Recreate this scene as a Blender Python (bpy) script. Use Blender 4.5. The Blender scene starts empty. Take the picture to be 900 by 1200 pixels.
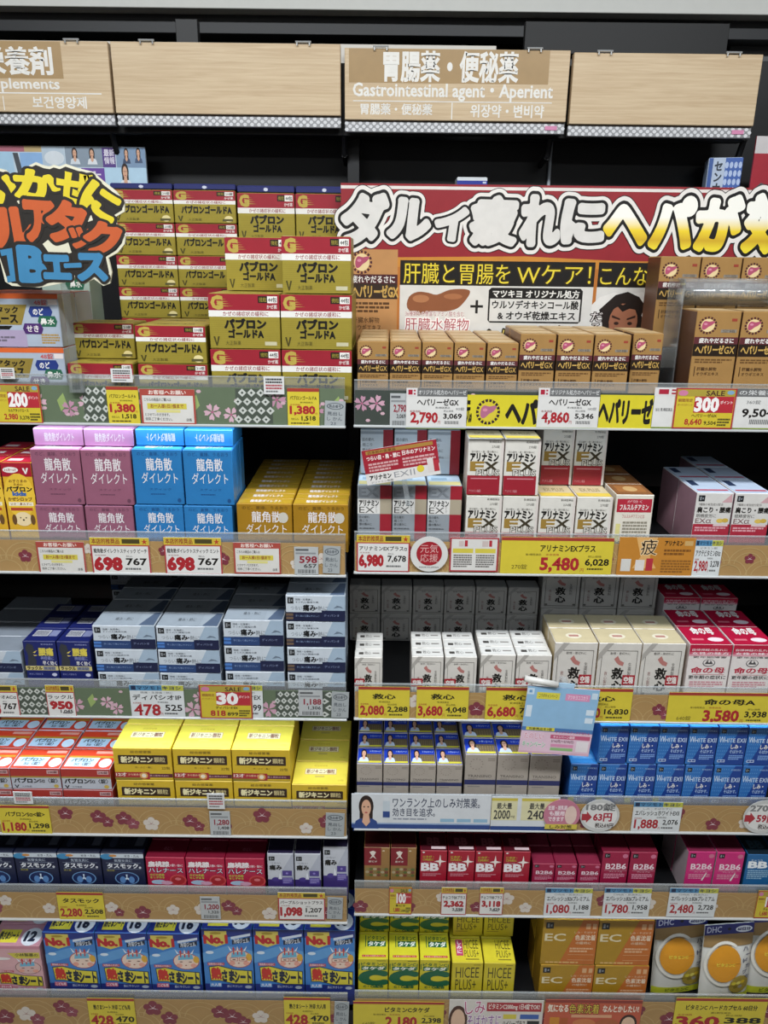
import bpy, bmesh, math, random
import numpy as np
from mathutils import Vector, Matrix, Euler
random.seed(7)
SC = bpy.context.scene
COL = SC.collection
# ---------------------------------------------------------------- camera
EYE = Vector((0, 0, 1.6)); FPX = 900.0
PITCH, ROLL = math.radians(18.0), math.radians(0.68)
CR = Euler((math.pi/2 - PITCH, 0, 0)).to_matrix() @ Matrix.Rotation(ROLL, 3, 'Z')
cam = bpy.data.cameras.new('camera'); camo = bpy.data.objects.new('camera', cam); COL.objects.link(camo)
camo.matrix_world = Matrix.Translation(EYE) @ CR.to_4x4()
cam.sensor_fit = 'VERTICAL'; cam.sensor_height = 24; cam.lens = 24*FPX/1200; cam.clip_start = 0.02
SC.camera = camo
# ---------------------------------------------------------------- world, lights, exposure
W = bpy.data.worlds.new('store_ambient'); SC.world = W; W.use_nodes = True
W.node_tree.nodes['Background'].inputs[0].default_value = (0.80, 0.90, 1.0, 1)
W.node_tree.nodes['Background'].inputs[1].default_value = 0.04
SC.view_settings.view_transform = 'Standard'; SC.view_settings.look = 'None'
SC.view_settings.gamma = 1; SC.view_settings.use_curve_mapping = False
SC.view_settings.exposure = 0.0
SC.cycles.use_denoising = True
SC.cycles.transparent_max_bounces = 16
def area(name, loc, sx, sy, power, col=(0.93, 0.97, 1.0), rot=(0, 0, 0)):
    l = bpy.data.lights.new(name, 'AREA'); l.shape = 'RECTANGLE'; l.size = sx; l.size_y = sy; l.energy = power; l.color = col
    o = bpy.data.objects.new(name, l); o.location = loc; o.rotation_euler = rot; COL.objects.link(o); return o
CEIL = 2.75
LAMPS = [(-0.70, 0.10, 48), (0.75, 0.10, 43), (-1.2, -1.7, 9), (1.0, -1.7, 9)]   # ceiling lamps over the aisle; the rear pair is added as fill
for (lx, ly, pw) in LAMPS: area('ceiling_lamp_light', (lx, ly, CEIL-0.035), 1.15, 0.22, pw)

def at(px, py, Y):                       # pixel of the photograph -> the point at distance Y
    d = CR @ Vector(((px-450)/FPX, -(py-600)/FPX, -1)); return EYE + d*(Y/d.y)
# ---------------------------------------------------------------- materials (all procedural)
def lin(h):
    h = h.lstrip('#'); c = [int(h[i:i+2], 16)/255 for i in (0, 2, 4)]
    return tuple((x/12.92 if x <= .04045 else ((x+.055)/1.055)**2.4) for x in c) + (1,)
MC = {}
def ink(h, rough=.42, metal=0.0, var=.10, scale=45):
    k = (h, rough, metal, var)
    if k in MC: return MC[k]
    m = bpy.data.materials.new('print_'+h.strip('#')); m.use_nodes = True; nt = m.node_tree; b = nt.nodes['Principled BSDF']
    tc = nt.nodes.new('ShaderNodeTexCoord'); nz = nt.nodes.new('ShaderNodeTexNoise'); nz.inputs['Scale'].default_value = scale; nz.inputs['Detail'].default_value = 3
    nt.links.new(tc.outputs['Object'], nz.inputs['Vector'])
    mx = nt.nodes.new('ShaderNodeMix'); mx.data_type = 'RGBA'; c = lin(h)
    mx.inputs[6].default_value = c; mx.inputs[7].default_value = tuple(x*(1-2*var) for x in c[:3]) + (1,)
    nt.links.new(nz.outputs['Fac'], mx.inputs[0]); nt.links.new(mx.outputs[2], b.inputs['Base Color'])
    b.inputs['Roughness'].default_value = rough; b.inputs['Metallic'].default_value = metal
    MC[k] = m; return m
def clear(name, tint, milk, gloss, rough=.08):
    m = bpy.data.materials.new(name); m.use_nodes = True; nt = m.node_tree; nt.nodes.remove(nt.nodes['Principled BSDF'])
    out = nt.nodes['Material Output']; tr = nt.nodes.new('ShaderNodeBsdfTransparent'); tr.inputs[0].default_value = tint
    gl = nt.nodes.new('ShaderNodeBsdfGlossy'); gl.inputs['Roughness'].default_value = rough
    df = nt.nodes.new('ShaderNodeBsdfDiffuse'); df.inputs[0].default_value = (.75, .78, .8, 1)
    lw = nt.nodes.new('ShaderNodeLayerWeight'); lw.inputs[0].default_value = .35
    ma = nt.nodes.new('ShaderNodeMath'); ma.operation = 'MULTIPLY_ADD'; ma.inputs[1].default_value = .5; ma.inputs[2].default_value = gloss
    nt.links.new(lw.outputs['Fresnel'], ma.inputs[0])
    nz = nt.nodes.new('ShaderNodeTexNoise'); nz.inputs['Scale'].default_value = 1.3
    mm = nt.nodes.new('ShaderNodeMath'); mm.operation = 'MULTIPLY'; mm.inputs[1].default_value = milk*2
    nt.links.new(nz.outputs['Fac'], mm.inputs[0])
    a = nt.nodes.new('ShaderNodeMixShader'); b = nt.nodes.new('ShaderNodeMixShader')
    nt.links.new(mm.outputs[0], a.inputs[0]); nt.links.new(tr.outputs[0], a.inputs[1]); nt.links.new(df.outputs[0], a.inputs[2])
    nt.links.new(ma.outputs[0], b.inputs[0]); nt.links.new(a.outputs[0], b.inputs[1]); nt.links.new(gl.outputs[0], b.inputs[2])
    nt.links.new(b.outputs[0], out.inputs['Surface']); return m
ACRYL = clear('clear_acrylic', (.93, .95, .95, 1), .13, .05)
FILM = clear('clear_film', (.96, .97, .97, 1), .03, .05, .15)
def wood():
    m = bpy.data.materials.new('pale_oak'); m.use_nodes = True; nt = m.node_tree; b = nt.nodes['Principled BSDF']
    tc = nt.nodes.new('ShaderNodeTexCoord'); mp = nt.nodes.new('ShaderNodeMapping'); mp.inputs['Scale'].default_value = (1.6, 4, 48)
    nt.links.new(tc.outputs['Object'], mp.inputs[0])
    n1 = nt.nodes.new('ShaderNodeTexNoise'); n1.inputs['Scale'].default_value = 3; n1.inputs['Detail'].default_value = 8; n1.inputs['Distortion'].default_value = 1.2
    nt.links.new(mp.outputs[0], n1.inputs['Vector'])
    n2 = nt.nodes.new('ShaderNodeTexNoise'); n2.inputs['Scale'].default_value = 16; n2.inputs['Detail'].default_value = 4
    nt.links.new(mp.outputs[0], n2.inputs['Vector'])
    ad = nt.nodes.new('ShaderNodeMath'); ad.operation = 'MULTIPLY_ADD'; ad.inputs[1].default_value = .4
    nt.links.new(n2.outputs['Fac'], ad.inputs[0]); nt.links.new(n1.outputs['Fac'], ad.inputs[2])
    cr = nt.nodes.new('ShaderNodeValToRGB'); cr.color_ramp.elements[0].position = .42; cr.color_ramp.elements[1].position = .95
    cr.color_ramp.elements[0].color = lin('#b89d7a'); cr.color_ramp.elements[1].color = lin('#d2bc9a')
    nt.links.new(ad.outputs[0], cr.inputs[0]); nt.links.new(cr.outputs[0], b.inputs['Base Color']); b.inputs['Roughness'].default_value = .5
    return m
WOOD = wood()
def ramp_yellow(z0, z1):                 # letters printed white above and yellow below
    m = bpy.data.materials.new('print_white_to_yellow'); m.use_nodes = True; nt = m.node_tree; b = nt.nodes['Principled BSDF']
    tc = nt.nodes.new('ShaderNodeTexCoord'); sp = nt.nodes.new('ShaderNodeSeparateXYZ'); mr = nt.nodes.new('ShaderNodeMapRange')
    mr.inputs[1].default_value = z0; mr.inputs[2].default_value = z1
    nt.links.new(tc.outputs['Object'], sp.inputs[0]); nt.links.new(sp.outputs[2], mr.inputs[0])
    cr = nt.nodes.new('ShaderNodeValToRGB'); e = cr.color_ramp.elements
    e[0].color = lin('#c9a21e'); e[1].color = lin('#efede4'); e[0].position = .3; e[1].position = .65
    k = e.new(.18); k.color = lin('#e6cf30'); k = e.new(.45); k.color = lin('#e8cc2c')
    nt.links.new(mr.outputs[0], cr.inputs[0]); nt.links.new(cr.outputs[0], b.inputs['Base Color']); return m
# ---------------------------------------------------------------- mesh helpers
def link(o, parent=None):
    COL.objects.link(o)
    if parent: o.parent = parent
    if parent and o.data and o.data.name in FEW: o['kind'] = 'stuff'
    return o
def tagit(o, label=None, cat=None, group=None, kind=None):
    if label:
        n = len(label.split())
        if not 4 <= n <= 16: print('LABEL?', n, label)
        o['label'] = label
    if cat: o['category'] = cat
    if group: o['group'] = group
    if kind: o['kind'] = kind
    return o
def mesh(name, vs, fs, mats, mi=None, smooth=False):
    me = bpy.data.meshes.new(name); me.from_pydata(vs, [], fs)
    for m in mats: me.materials.append(m)
    if mi: me.polygons.foreach_set('material_index', mi)
    if smooth: me.polygons.foreach_set('use_smooth', [True]*len(fs))
    me.update(); return me
def boxmesh(name, w, d, h, mats, bev=.0009, x0=None, y0=0, z0=0):
    """box x centred (or from x0), y from y0 back to y0+d, z up; mats = front, top, side (or one)"""
    bm = bmesh.new(); x0 = -w/2 if x0 is None else x0
    bmesh.ops.create_cube(bm, size=1)
    for v in bm.verts: v.co = Vector((x0+(v.co.x+.5)*w, y0+(v.co.y+.5)*d, z0+(v.co.z+.5)*h))
    if bev: bmesh.ops.bevel(bm, geom=bm.edges[:], offset=bev, segments=1, affect='EDGES')
    bm.normal_update()
    for f in bm.faces:
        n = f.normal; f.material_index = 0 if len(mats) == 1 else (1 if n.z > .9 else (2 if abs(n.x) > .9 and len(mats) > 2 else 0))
    me = bpy.data.meshes.new(name); bm.to_mesh(me); bm.free()
    for m in mats: me.materials.append(m)
    return me
def boxat(name, x0, x1, y0, y1, z0, z1, mat, parent=None, bev=.001):
    me = boxmesh(name, x1-x0, y1-y0, z1-z0, mat if isinstance(mat, (list, tuple)) else [mat], bev, x0, y0, z0)
    return link(bpy.data.objects.new(name, me), parent)
def bar(vs, fs, a, b, r, n=6):           # a tube segment
    a, b = Vector(a), Vector(b); z = (b-a).normalized(); x = z.orthogonal().normalized(); y = z.cross(x); s = len(vs)
    for p in (a, b):
        for i in range(n):
            t = 2*math.pi*i/n; vs.append(tuple(p + x*(r*math.cos(t)) + y*(r*math.sin(t))))
    for i in range(n): j = (i+1) % n; fs.append((s+i, s+j, s+n+j, s+n+i))
    fs.append(tuple(s+i for i in reversed(range(n)))); fs.append(tuple(s+n+i for i in range(n)))
# ---------------------------------------------------------------- lettering
GC = {}; FEW = set()
def glyphs(s, res=2):
    k = (s, res)
    if k in GC: return GC[k]
    c = bpy.data.curves.new('t', 'FONT'); c.body = s; c.resolution_u = res; c.align_x = 'CENTER' if '\n' in s else 'LEFT'
    o = bpy.data.objects.new('t', c); m = bpy.data.meshes.new_from_object(o)
    V = [(v.co.x, v.co.y) for v in m.vertices]; F = [tuple(p.vertices) for p in m.polygons]
    bpy.data.objects.remove(o); bpy.data.curves.remove(c); bpy.data.meshes.remove(m)
    # weld, then boundary edges with outward normals
    key = {}; idx = []; U = []
    for v in V:
        q = (round(v[0], 5), round(v[1], 5))
        if q not in key: key[q] = len(U); U.append(q)
        idx.append(key[q])
    F = [tuple(idx[i] for i in f) for f in F]; F = [f for f in F if len(set(f)) == len(f)]
    E = {}
    for f in F:
        a = sum(U[f[i]][0]*U[f[(i+1) % len(f)]][1]-U[f[(i+1) % len(f)]][0]*U[f[i]][1] for i in range(len(f)))
        f2 = f if a > 0 else f[::-1]
        for i in range(len(f2)):
            e = (f2[i], f2[(i+1) % len(f2)]); r = (e[1], e[0])
            if r in E: del E[r]
            else: E[e] = 1
    nrm = {}
    for (a, b) in E:
        dx, dy = U[b][0]-U[a][0], U[b][1]-U[a][1]; l = math.hypot(dx, dy) or 1
        for q in (a, b):
            n = nrm.setdefault(q, [0, 0, 0]); n[0] += dy/l; n[1] -= dx/l; n[2] += 1
    NN = {}
    for q, n in nrm.items():
        l = math.hypot(n[0], n[1])
        if l < 1e-4: NN[q] = (0, 0); continue
        g = min(1.8, n[2]/l) if n[2] <= 2 else 1.0
        NN[q] = (n[0]/l*g, n[1]/l*g)
    GC[k] = (U, F, list(E), NN); return GC[k]
FC = {}
def field(s, d, res):                    # heavy lettering: contour of the distance field, no overlaps
    k = (s, d, res)
    if k in FC: return FC[k]
    U, F, E, NN = glyphs(s, res); x0, y0, x1, y1 = bbox(U); g = .022 if res >= 3 else .032; m = d+2*g
    nx = int((x1-x0+2*m)/g)+1; ny = int((y1-y0+2*m)/g)+1
    X, Yy = np.meshgrid(x0-m+g*np.arange(nx+1), y0-m+g*np.arange(ny+1)); D = np.full(X.shape, 9.0); IN = np.zeros(X.shape, bool)
    for (a, c) in E:
        ax, ay, bx, by = *U[a], *U[c]; dx, dy = bx-ax, by-ay; l2 = dx*dx+dy*dy or 1e-9
        t_ = np.clip(((X-ax)*dx+(Yy-ay)*dy)/l2, 0, 1); D = np.minimum(D, np.hypot(X-ax-t_*dx, Yy-ay-t_*dy))
        if ay != by: IN ^= ((ay > Yy) != (by > Yy)) & (X < dx*(Yy-ay)/dy+ax)
    f = (np.where(IN, D, -D)+d).tolist(); V, Q = [], []
    px = lambda i: x0-m+g*i
    py = lambda j: y0-m+g*j
    for j in range(ny):
        i = 0
        while i < nx:
            c = (f[j][i], f[j][i+1], f[j+1][i+1], f[j+1][i]); pos = sum(q > 0 for q in c)
            if pos == 4:
                i0 = i
                while i < nx and f[j][i+1] > 0 and f[j+1][i+1] > 0 and f[j][i] > 0 and f[j+1][i] > 0: i += 1
                n = len(V); V += [(px(i0), py(j)), (px(i), py(j)), (px(i), py(j+1)), (px(i0), py(j+1))]; Q.append((n, n+1, n+2, n+3)); continue
            if pos:
                P = [(px(i), py(j)), (px(i+1), py(j)), (px(i+1), py(j+1)), (px(i), py(j+1))]; R_ = []
                for q in range(4):
                    u, w = c[q], c[(q+1) % 4]
                    if u > 0: R_.append(P[q])
                    if (u > 0) != (w > 0): h = u/(u-w); A_, B_ = P[q], P[(q+1) % 4]; R_.append((A_[0]+(B_[0]-A_[0])*h, A_[1]+(B_[1]-A_[1])*h))
                if len(R_) >= 3: n = len(V); V += R_; Q.append(tuple(range(n, n+len(R_))))
            i += 1
    FC[k] = (V, Q); return FC[k]
def textgeo(s, b=0.0, res=2):
    U, F, E, NN = glyphs(s, res); V = list(U); F = list(F)
    if b >= .055: return field(s, b, res)
    if b:
        mp = {}
        for q, n in NN.items(): mp[q] = len(V); V.append((U[q][0]+n[0]*b, U[q][1]+n[1]*b))
        for (a, c) in E: F.append((a, mp[a], mp[c], c))
    return V, F
def bbox(V):
    xs = [v[0] for v in V]; ys = [v[1] for v in V]; return min(xs), min(ys), max(xs), max(ys)
# ---------------------------------------------------------------- flat print on a face; u right, v up, both 0..1
def r(u0, v0, u1, v1, c): return ('r', u0, v0, u1, v1, c)
def e(cu, cv, ru, rv, c, n=18): return ('e', cu, cv, ru, rv, c, n)
def p(pts, c): return ('p', pts, c)
def t(s, u0, v0, u1, v1, c, b=.0, rot=0, res=2): return ('t', s, u0, v0, u1, v1, c, b, rot, res)
def o(s, u0, v0, u1, v1, c, outl, rot=0, res=3): return ('o', s, u0, v0, u1, v1, c, outl, rot, res)
def shift(els, v0):                     # squeeze a front design into the part of the face above v0
    if not v0: return els
    f = lambda v: v0+(1-v0)*v; q = []
    for x in els:
        if x[0] == 'r': q.append(('r', x[1], f(x[2]) if x[2] > 0 else 0, x[3], f(x[4]), x[5]))
        elif x[0] == 'e': q.append(('e', x[1], f(x[2]), x[3], x[4]*(1-v0), x[5], x[6]))
        elif x[0] == 'p': q.append(('p', [(a, f(b)) for a, b in x[1]], x[2]))
        else: q.append((x[0], x[1], x[2], f(x[3]), x[4], f(x[5])) + tuple(x[6:]))
    return q
class Art:
    def __init__(s, w, h): s.w, s.h = w, h; s.bb = []; s.n = {}; s.buf = {'artwork': ([], [], []), 'lettering': ([], [], [])}
    def put(s, kind, V, F, c):
        if not V: return
        s.n[kind] = s.n.get(kind, 0)+1
        b = bbox(V); k = 0
        for (q, l) in s.bb:
            if q[0] < b[2]-1e-6 and b[0] < q[2]-1e-6 and q[1] < b[3]-1e-6 and b[1] < q[3]-1e-6: k = max(k, l+1)
        s.bb.append((b, k)); vs, fs, cs = s.buf[kind]; n = len(vs)
        vs.extend((x, y, k) for x, y in V); fs.extend(tuple(n+i for i in f) for f in F); cs.extend([c]*len(F))
    def add(s, els):
        w, h = s.w, s.h
        for q in els:
            k = q[0]
            if k == 'r':
                _, a, b, c, d, col = q; s.put('artwork', [(a*w, b*h), (c*w, b*h), (c*w, d*h), (a*w, d*h)], [(0, 1, 2, 3)], col)
            elif k == 'e':
                _, a, b, c, d, col, n = q
                s.put('artwork', [((a+c*math.cos(2*math.pi*i/n))*w, (b+d*math.sin(2*math.pi*i/n))*h) for i in range(n)], [tuple(range(n))], col)
            elif k == 'p':
                pts = [(x*w, y*h) for x, y in q[1]]
                if sum(pts[i][0]*pts[i-1][1]-pts[i-1][0]*pts[i][1] for i in range(len(pts))) > 0: pts.reverse()
                s.put('artwork', pts, [tuple(range(len(pts)))], q[2])
            else:
                _, st, a, b, c, d, col, bo, rot, res = q
                U = glyphs(st, res)[0]
                if not U: continue
                x0, y0, x1, y1 = bbox(U); sx = (c-a)*w/max(x1-x0, .05); sy = (d-b)*h/max(y1-y0, .05)
                if y1-y0 < .2: sy = min(sy, sx)         # dashes keep their thickness
                cx, cy = (a+c)/2*w, (b+d)/2*h; cr, sr = math.cos(rot), math.sin(rot)
                for (dd, cc) in ([(bo, col)] if k == 't' else list(bo)+[(0.0, col)]):
                    V, F = textgeo(st, dd, res); P = []
                    for (x, y) in V:
                        x, y = (x-(x0+x1)/2)*sx, (y-(y0+y1)/2)*sy; P.append((cx+x*cr-y*sr, cy+x*sr+y*cr))
                    s.put('lettering', P, F, cc)
    def meshes(s, f, base=.00018, step=.00007):
        """f maps (x, y, off) to 3D; returns (name, mesh) pairs"""
        res = []
        for name, (vs, fs, cs) in s.buf.items():
            if not fs: continue
            u = []; 
            for c in cs:
                if c not in u: u.append(c)
            ix = {c: i for i, c in enumerate(u)}
            me_ = (name, mesh(name, [f(x, y, base+step*k) for x, y, k in vs], fs, [c if not isinstance(c, str) else ink(c) for c in u], [ix[c] for c in cs]))
            if s.n[name] <= 8: FEW.add(me_[1].name)
            res.append(me_)
        return res
def front_map(w, y=0): return lambda a, b, off: (a-w/2, y-off, b)
def top_map(w, z): return lambda a, b, off: (a-w/2, b, z+off)
# ---------------------------------------------------------------- small drawing kits (return elements)
def logo_square(u, v, su, sv): return [r(u, v, u+su, v+sv, '#15171a'), r(u+su*.2, v+sv*.2, u+su*.45, v+sv*.8, '#8c9094'), r(u+su*.6, v+sv*.35, u+su*.8, v+sv*.65, '#8c9094')]
def lines(u0, u1, v1, n, dv, c, tail=.75):
    q = []
    for i in range(n):
        x = u0
        end = u0+(u1-u0)*(1 if i < n-1 else tail)
        while x < end-.01:
            l = min(random.uniform(.03, .08)*2*(u1-u0), end-x); q.append(r(x, v1-(i+.62)*dv, x+l, v1-i*dv, c)); x += l+.02*(u1-u0)
    return q
def liver(cu, cv, su, sv, rays=16, c='#b0506a', halo='#e8cf9c', ray='#4a1c26'):
    q = []
    for i in range(rays):
        a = 2*math.pi*i/rays; b = a+.13
        q.append(p([(cu+su*x*math.cos(y), cv+sv*x*math.sin(y)) for x, y in ((.78, a-.1), (1.0, a-.13), (1.0, b), (.78, b-.03))], ray))
    q.append(e(cu, cv, su*.74, sv*.74, halo))
    pts = [(-.62, -.3), (-.6, .2), (-.35, .5), (.1, .42), (.55, .5), (.7, .35), (.4, .02), (.1, -.15), (-.2, -.42), (-.45, -.5)]
    q.append(p(sm([(cu+su*x, cv+sv*y) for x, y in pts], 3), c)); q.append(e(cu-su*.25, cv+sv*.15, su*.2, sv*.12, '#d68aa0'))
    return q
def sm(pts, k=4):                        # smooth closed outline through the points
    n = len(pts); q = []
    for i in range(n):
        a, b, c, d = pts[i-1], pts[i], pts[(i+1) % n], pts[(i+2) % n]
        for j in range(k):
            u = j/k; q.append(tuple(.5*(2*b[m]+(c[m]-a[m])*u+(2*a[m]-5*b[m]+4*c[m]-d[m])*u*u+(3*b[m]-a[m]-3*c[m]+d[m])*u**3) for m in (0, 1)))
    return q
def flower(cu, cv, ru, rv, c, c2='#f0e2e0'):
    q = []
    for i in range(5):
        a = math.pi/2+2*math.pi*i/5; q.append(e(cu+ru*.58*math.cos(a), cv+rv*.58*math.sin(a), ru*.45, rv*.45, c, 10))
    q.append(e(cu, cv, ru*.4, rv*.4, c, 8))
    for i in range(5):
        a = math.pi/2+2*math.pi*(i+.5)/5; q.append(p([(cu, cv+rv*.04), (cu+ru*.6*math.cos(a), cv+rv*.6*math.sin(a)), (cu, cv-rv*.04)], c2))
    return q
def sakura(cu, cv, ru, rv, c):
    q = []; a0 = random.random()*6
    for i in range(5):
        a = a0+2*math.pi*i/5
        q.append(p([(cu+ru*x*math.cos(a+y), cv+rv*x*math.sin(a+y)) for x, y in ((.1, 0), (.7, .45), (1, .25), (.85, 0), (1, -.25), (.7, -.45))], c))
    q.append(e(cu, cv, ru*.16, rv*.16, '#a8607c', 6)); return q
def woman(cu, cv, su, sv, top='#2c3f8a', skin='#d9a98c', hair='#2a1a16'):
    return [p([(cu-su, cv-sv), (cu-su*.8, cv-sv*.45), (cu-su*.25, cv-sv*.2), (cu+su*.25, cv-sv*.2), (cu+su*.8, cv-sv*.45), (cu+su, cv-sv)], top),
            e(cu, cv+sv*.38, su*.56, sv*.62, hair), r(cu-su*.5, cv-sv*.3, cu+su*.5, cv+sv*.4, hair),
            p([(cu-su*.3, cv-sv*.5), (cu-su*.2, cv), (cu+su*.2, cv), (cu+su*.3, cv-sv*.5), (cu, cv-sv*.75)], skin), e(cu, cv+sv*.3, su*.36, sv*.46, skin),
            e(cu-su*.15, cv+sv*.36, su*.07, sv*.04, hair, 8), e(cu+su*.15, cv+sv*.36, su*.07, sv*.04, hair, 8), e(cu, cv+sv*.04, su*.12, sv*.04, '#b0484a', 8)]
# ================================================================ the setting
YR, YF, YB = 1.200, 1.216, 1.690            # rail, front of the goods, back panel
M_FLOOR = ink('#8f8a82', .3, 0, .05, 6); M_CEIL = ink('#d4d4d0', .7, 0, .03); M_WALL = ink('#6f6d6c', .7, 0, .03)
M_BLK = ink('#0b0b0d', .5, 0, .1); M_DECK = ink('#111215', .5, .2, .1); M_BACK = ink('#090a0e', .45, 0, .1); M_GREY = ink('#8d9094', .35, .6, .05)
def structure(name, *a, **k): return tagit(boxat(name, *a, **k), kind='structure')
structure('floor', -2.6, 2.6, -2.6, 2.7, -.06, 0, M_FLOOR)
structure('ceiling', -2.6, 2.6, -2.6, 2.7, CEIL, CEIL+.06, M_CEIL)
structure('wall_back', -2.6, 2.6, 2.5, 2.58, 0, CEIL, M_WALL)
structure('wall_left', -2.6, -2.5, -2.6, 2.58, 0, CEIL, M_WALL)
structure('wall_right', 2.5, 2.6, -2.6, 2.58, 0, CEIL, M_WALL)
structure('wall_front', -2.6, 2.6, -2.68, -2.6, 0, CEIL, M_WALL)
zs = at(450, 12, 1.80).z
structure('trim_1', -2.5, 2.5, 1.80, 2.5, zs, zs+.34, ink('#e0e0da', .6, 0, .04))               # pale soffit over the shelving
structure('trim_2', -2.5, 2.5, 1.84, 1.9, zs-.035, zs-.0005, ink('#2c2d2f', .5, 0, .05))
structure('trim_3', -2.5, 2.5, 1.95, 2.0, .4, zs-.002, M_BLK)
for n, (lx, ly, pw) in enumerate(LAMPS):
    q = tagit(link(bpy.data.objects.new('ceiling_lamp', None)), ['white ceiling light panel over left shelves', 'white ceiling light panel over right shelves', 'white ceiling fill panel added behind left aisle', 'white ceiling fill panel added behind right aisle'][n], 'ceiling light', 'ceiling light panels')
    q.location = (lx, ly, CEIL)
    vs, fs = [], []
    boxat('housing', -.62, .62, -.15, .15, -.028, -.0005, ink('#d8d8d8', .5), q)
# ---------------------------------------------------------------- shelving frame
XM = at(410, 600, 1.45).x                   # between the two bays
XL0, XL1 = -1.02, at(405.5, 600, YR).x
XR0, XR1 = at(414.5, 600, YR).x, 1.02
fr = tagit(link(bpy.data.objects.new('shelving_frame', None)), 'black metal shelving frame carrying both bays of shelves', 'shelving')
ztop = at(450, 55, 1.62).z
for (a, b) in ((XL0, at(131, 120, YB).x), (at(131, 120, YB).x, XM), (XM, at(643, 200, YB).x), (at(643, 200, YB).x, XR1)):
    boxat('back_panel', a+.002, b-.002, YB, YB+.02, .02, ztop, M_BACK, fr)
for px in (412, 644):
    x = at(px, 200, YB-.01).x; boxat('upright_strip', x-.003, x+.003, YB-.012, YB-.001, 1.3, at(px, 158, YB).z, ink('#a9b0b8', .4, .3), fr)
boxat('upright', XM-.012, XM+.012, YB-.055, YB-.001, .02, ztop, M_BLK, fr)
boxat('plinth', XL0, XR1, 1.24, 1.3, .0005, .07, M_BLK, fr)
for x in (XL0-.03, XR1+.004): boxat('side_panel', x, x+.026, 1.2, YB+.02, .0005, 1.62, M_BLK, fr)
# ---------------------------------------------------------------- shelves
LIP = {'L': [(200, v) for v in (498.5, 673, 841, 979, 1079, 1204)], 'R': [(650, v) for v in (502.5, 674, 845, 974, 1074, 1205)]}
GRD = {'L': [(200, v) for v in (441.5, 625, 799, 938, 1040, 1163)], 'R': [(650, v) for v in (449, 627, 805, 934, 1036.5, 1165)]}
ORD = ['top', 'second', 'third', 'fourth', 'fifth', 'sixth']
LED = {('L', 0): 1.3, ('R', 0): .6, ('L', 2): 1.7, ('R', 2): .6, ('R', 1): .5, ('L', 4): .25, ('R', 4): .4}  # second right strip is added fill for the dark rear boxes below it
DECK = {}; LIPZ = {}; GRDZ = {}
def strip_art(side, row, w, h):
    A = Art(w, h); asp = h/w; q = []
    if (side, row) in (('L', 0), ('L', 2), ('R', 0)):
        n = int(w/.024)
        for i in range(n):
            u = (i+.5+random.uniform(-.3, .3))/n; s = random.uniform(.2, .32)
            if i % 3 != 2: q += sakura(u, random.uniform(.25, .8), s*asp, s, random.choice(['#c79aab', '#b98a9e', '#d0a9b6']))
            else: q += [p([(u, .3), (u+.18*asp, .5), (u+.1*asp, .8), (u-.08*asp, .6)], '#93a765')]
            q += [e(u+.4/n, random.uniform(.1, .9), .07*asp, .05, '#c9a6b0', 6)]
        for (pa, pb) in {('L', 0): ((97, 125), (275, 318)), ('L', 2): ((21, 54), (322, 352), (376, 388)), ('R', 0): ()}[(side, row)]:
            y = LIP[side][row][1]-20; u0 = (at(pa, y, YR).x-XL0)/w; u1 = (at(pb, y, YR).x-XL0)/w
            q += [r(u0, .03, u1, .97, '#4a5248')]; nc = max(1, round((u1-u0)/(.23*asp)))
            for j in range(4):
                for i in range(nc):
                    uu = u0+(i+.5)*(u1-u0)/nc+(.25*(u1-u0)/nc if j % 2 else -.25*(u1-u0)/nc); vv = .14+j*.24; a, b = .46*(u1-u0)/nc, .11
                    q += [p([(uu-a, vv), (uu, vv+b), (uu+a, vv), (uu, vv-b)], '#c3c6bf'), p([(uu-a*.35, vv), (uu, vv+b*.35), (uu+a*.35, vv), (uu, vv-b*.35)], '#3c433b')]
    else:
        step = .30*asp*2.4; u = 0; j = 0
        while u < 1:                       # pale wave scallops
            for rr in (.62, .44):
                pts = [(u+rr*asp*math.cos(k*math.pi/10), -.02+(j % 2)*.4+rr*.9*math.sin(k*math.pi/10)) for k in range(11)]; pin = [(u+(rr-.03)*asp*math.cos(k*math.pi/10), -.02+(j % 2)*.4+(rr-.03)*.9*math.sin(k*math.pi/10)) for k in range(10, -1, -1)]
                if all(0 <= x <= 1 and 0 <= y <= 1 for x, y in pts+pin) or True:
                    P = [(min(1, max(0, x)), min(1, max(0, y))) for x, y in pts+pin]; q.append(p(P, '#b99b68'))
            u += step*.8; j += 1
        A.add(q); q = []; n = int(w/.062)
        for i in range(n):
            u = (i+.5+random.uniform(-.35, .35))/n; v = random.uniform(.25, .75); s = random.uniform(.15, .21) if row < 2 else random.uniform(.2, .28)
            k = random.random()
            if k < .65: q += flower(u, v, s*asp, s, '#7c3440')
            else: q += flower(u, v, s*asp, s, '#cfc5ba', '#8a4a4a')
            if random.random() < .45 and v > .4: q += flower(u+1.1*s*asp, v-.2, s*.8*asp, s*.8, random.choice(['#7c3440', '#8a4450']))
    A.add(q); return A
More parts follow.
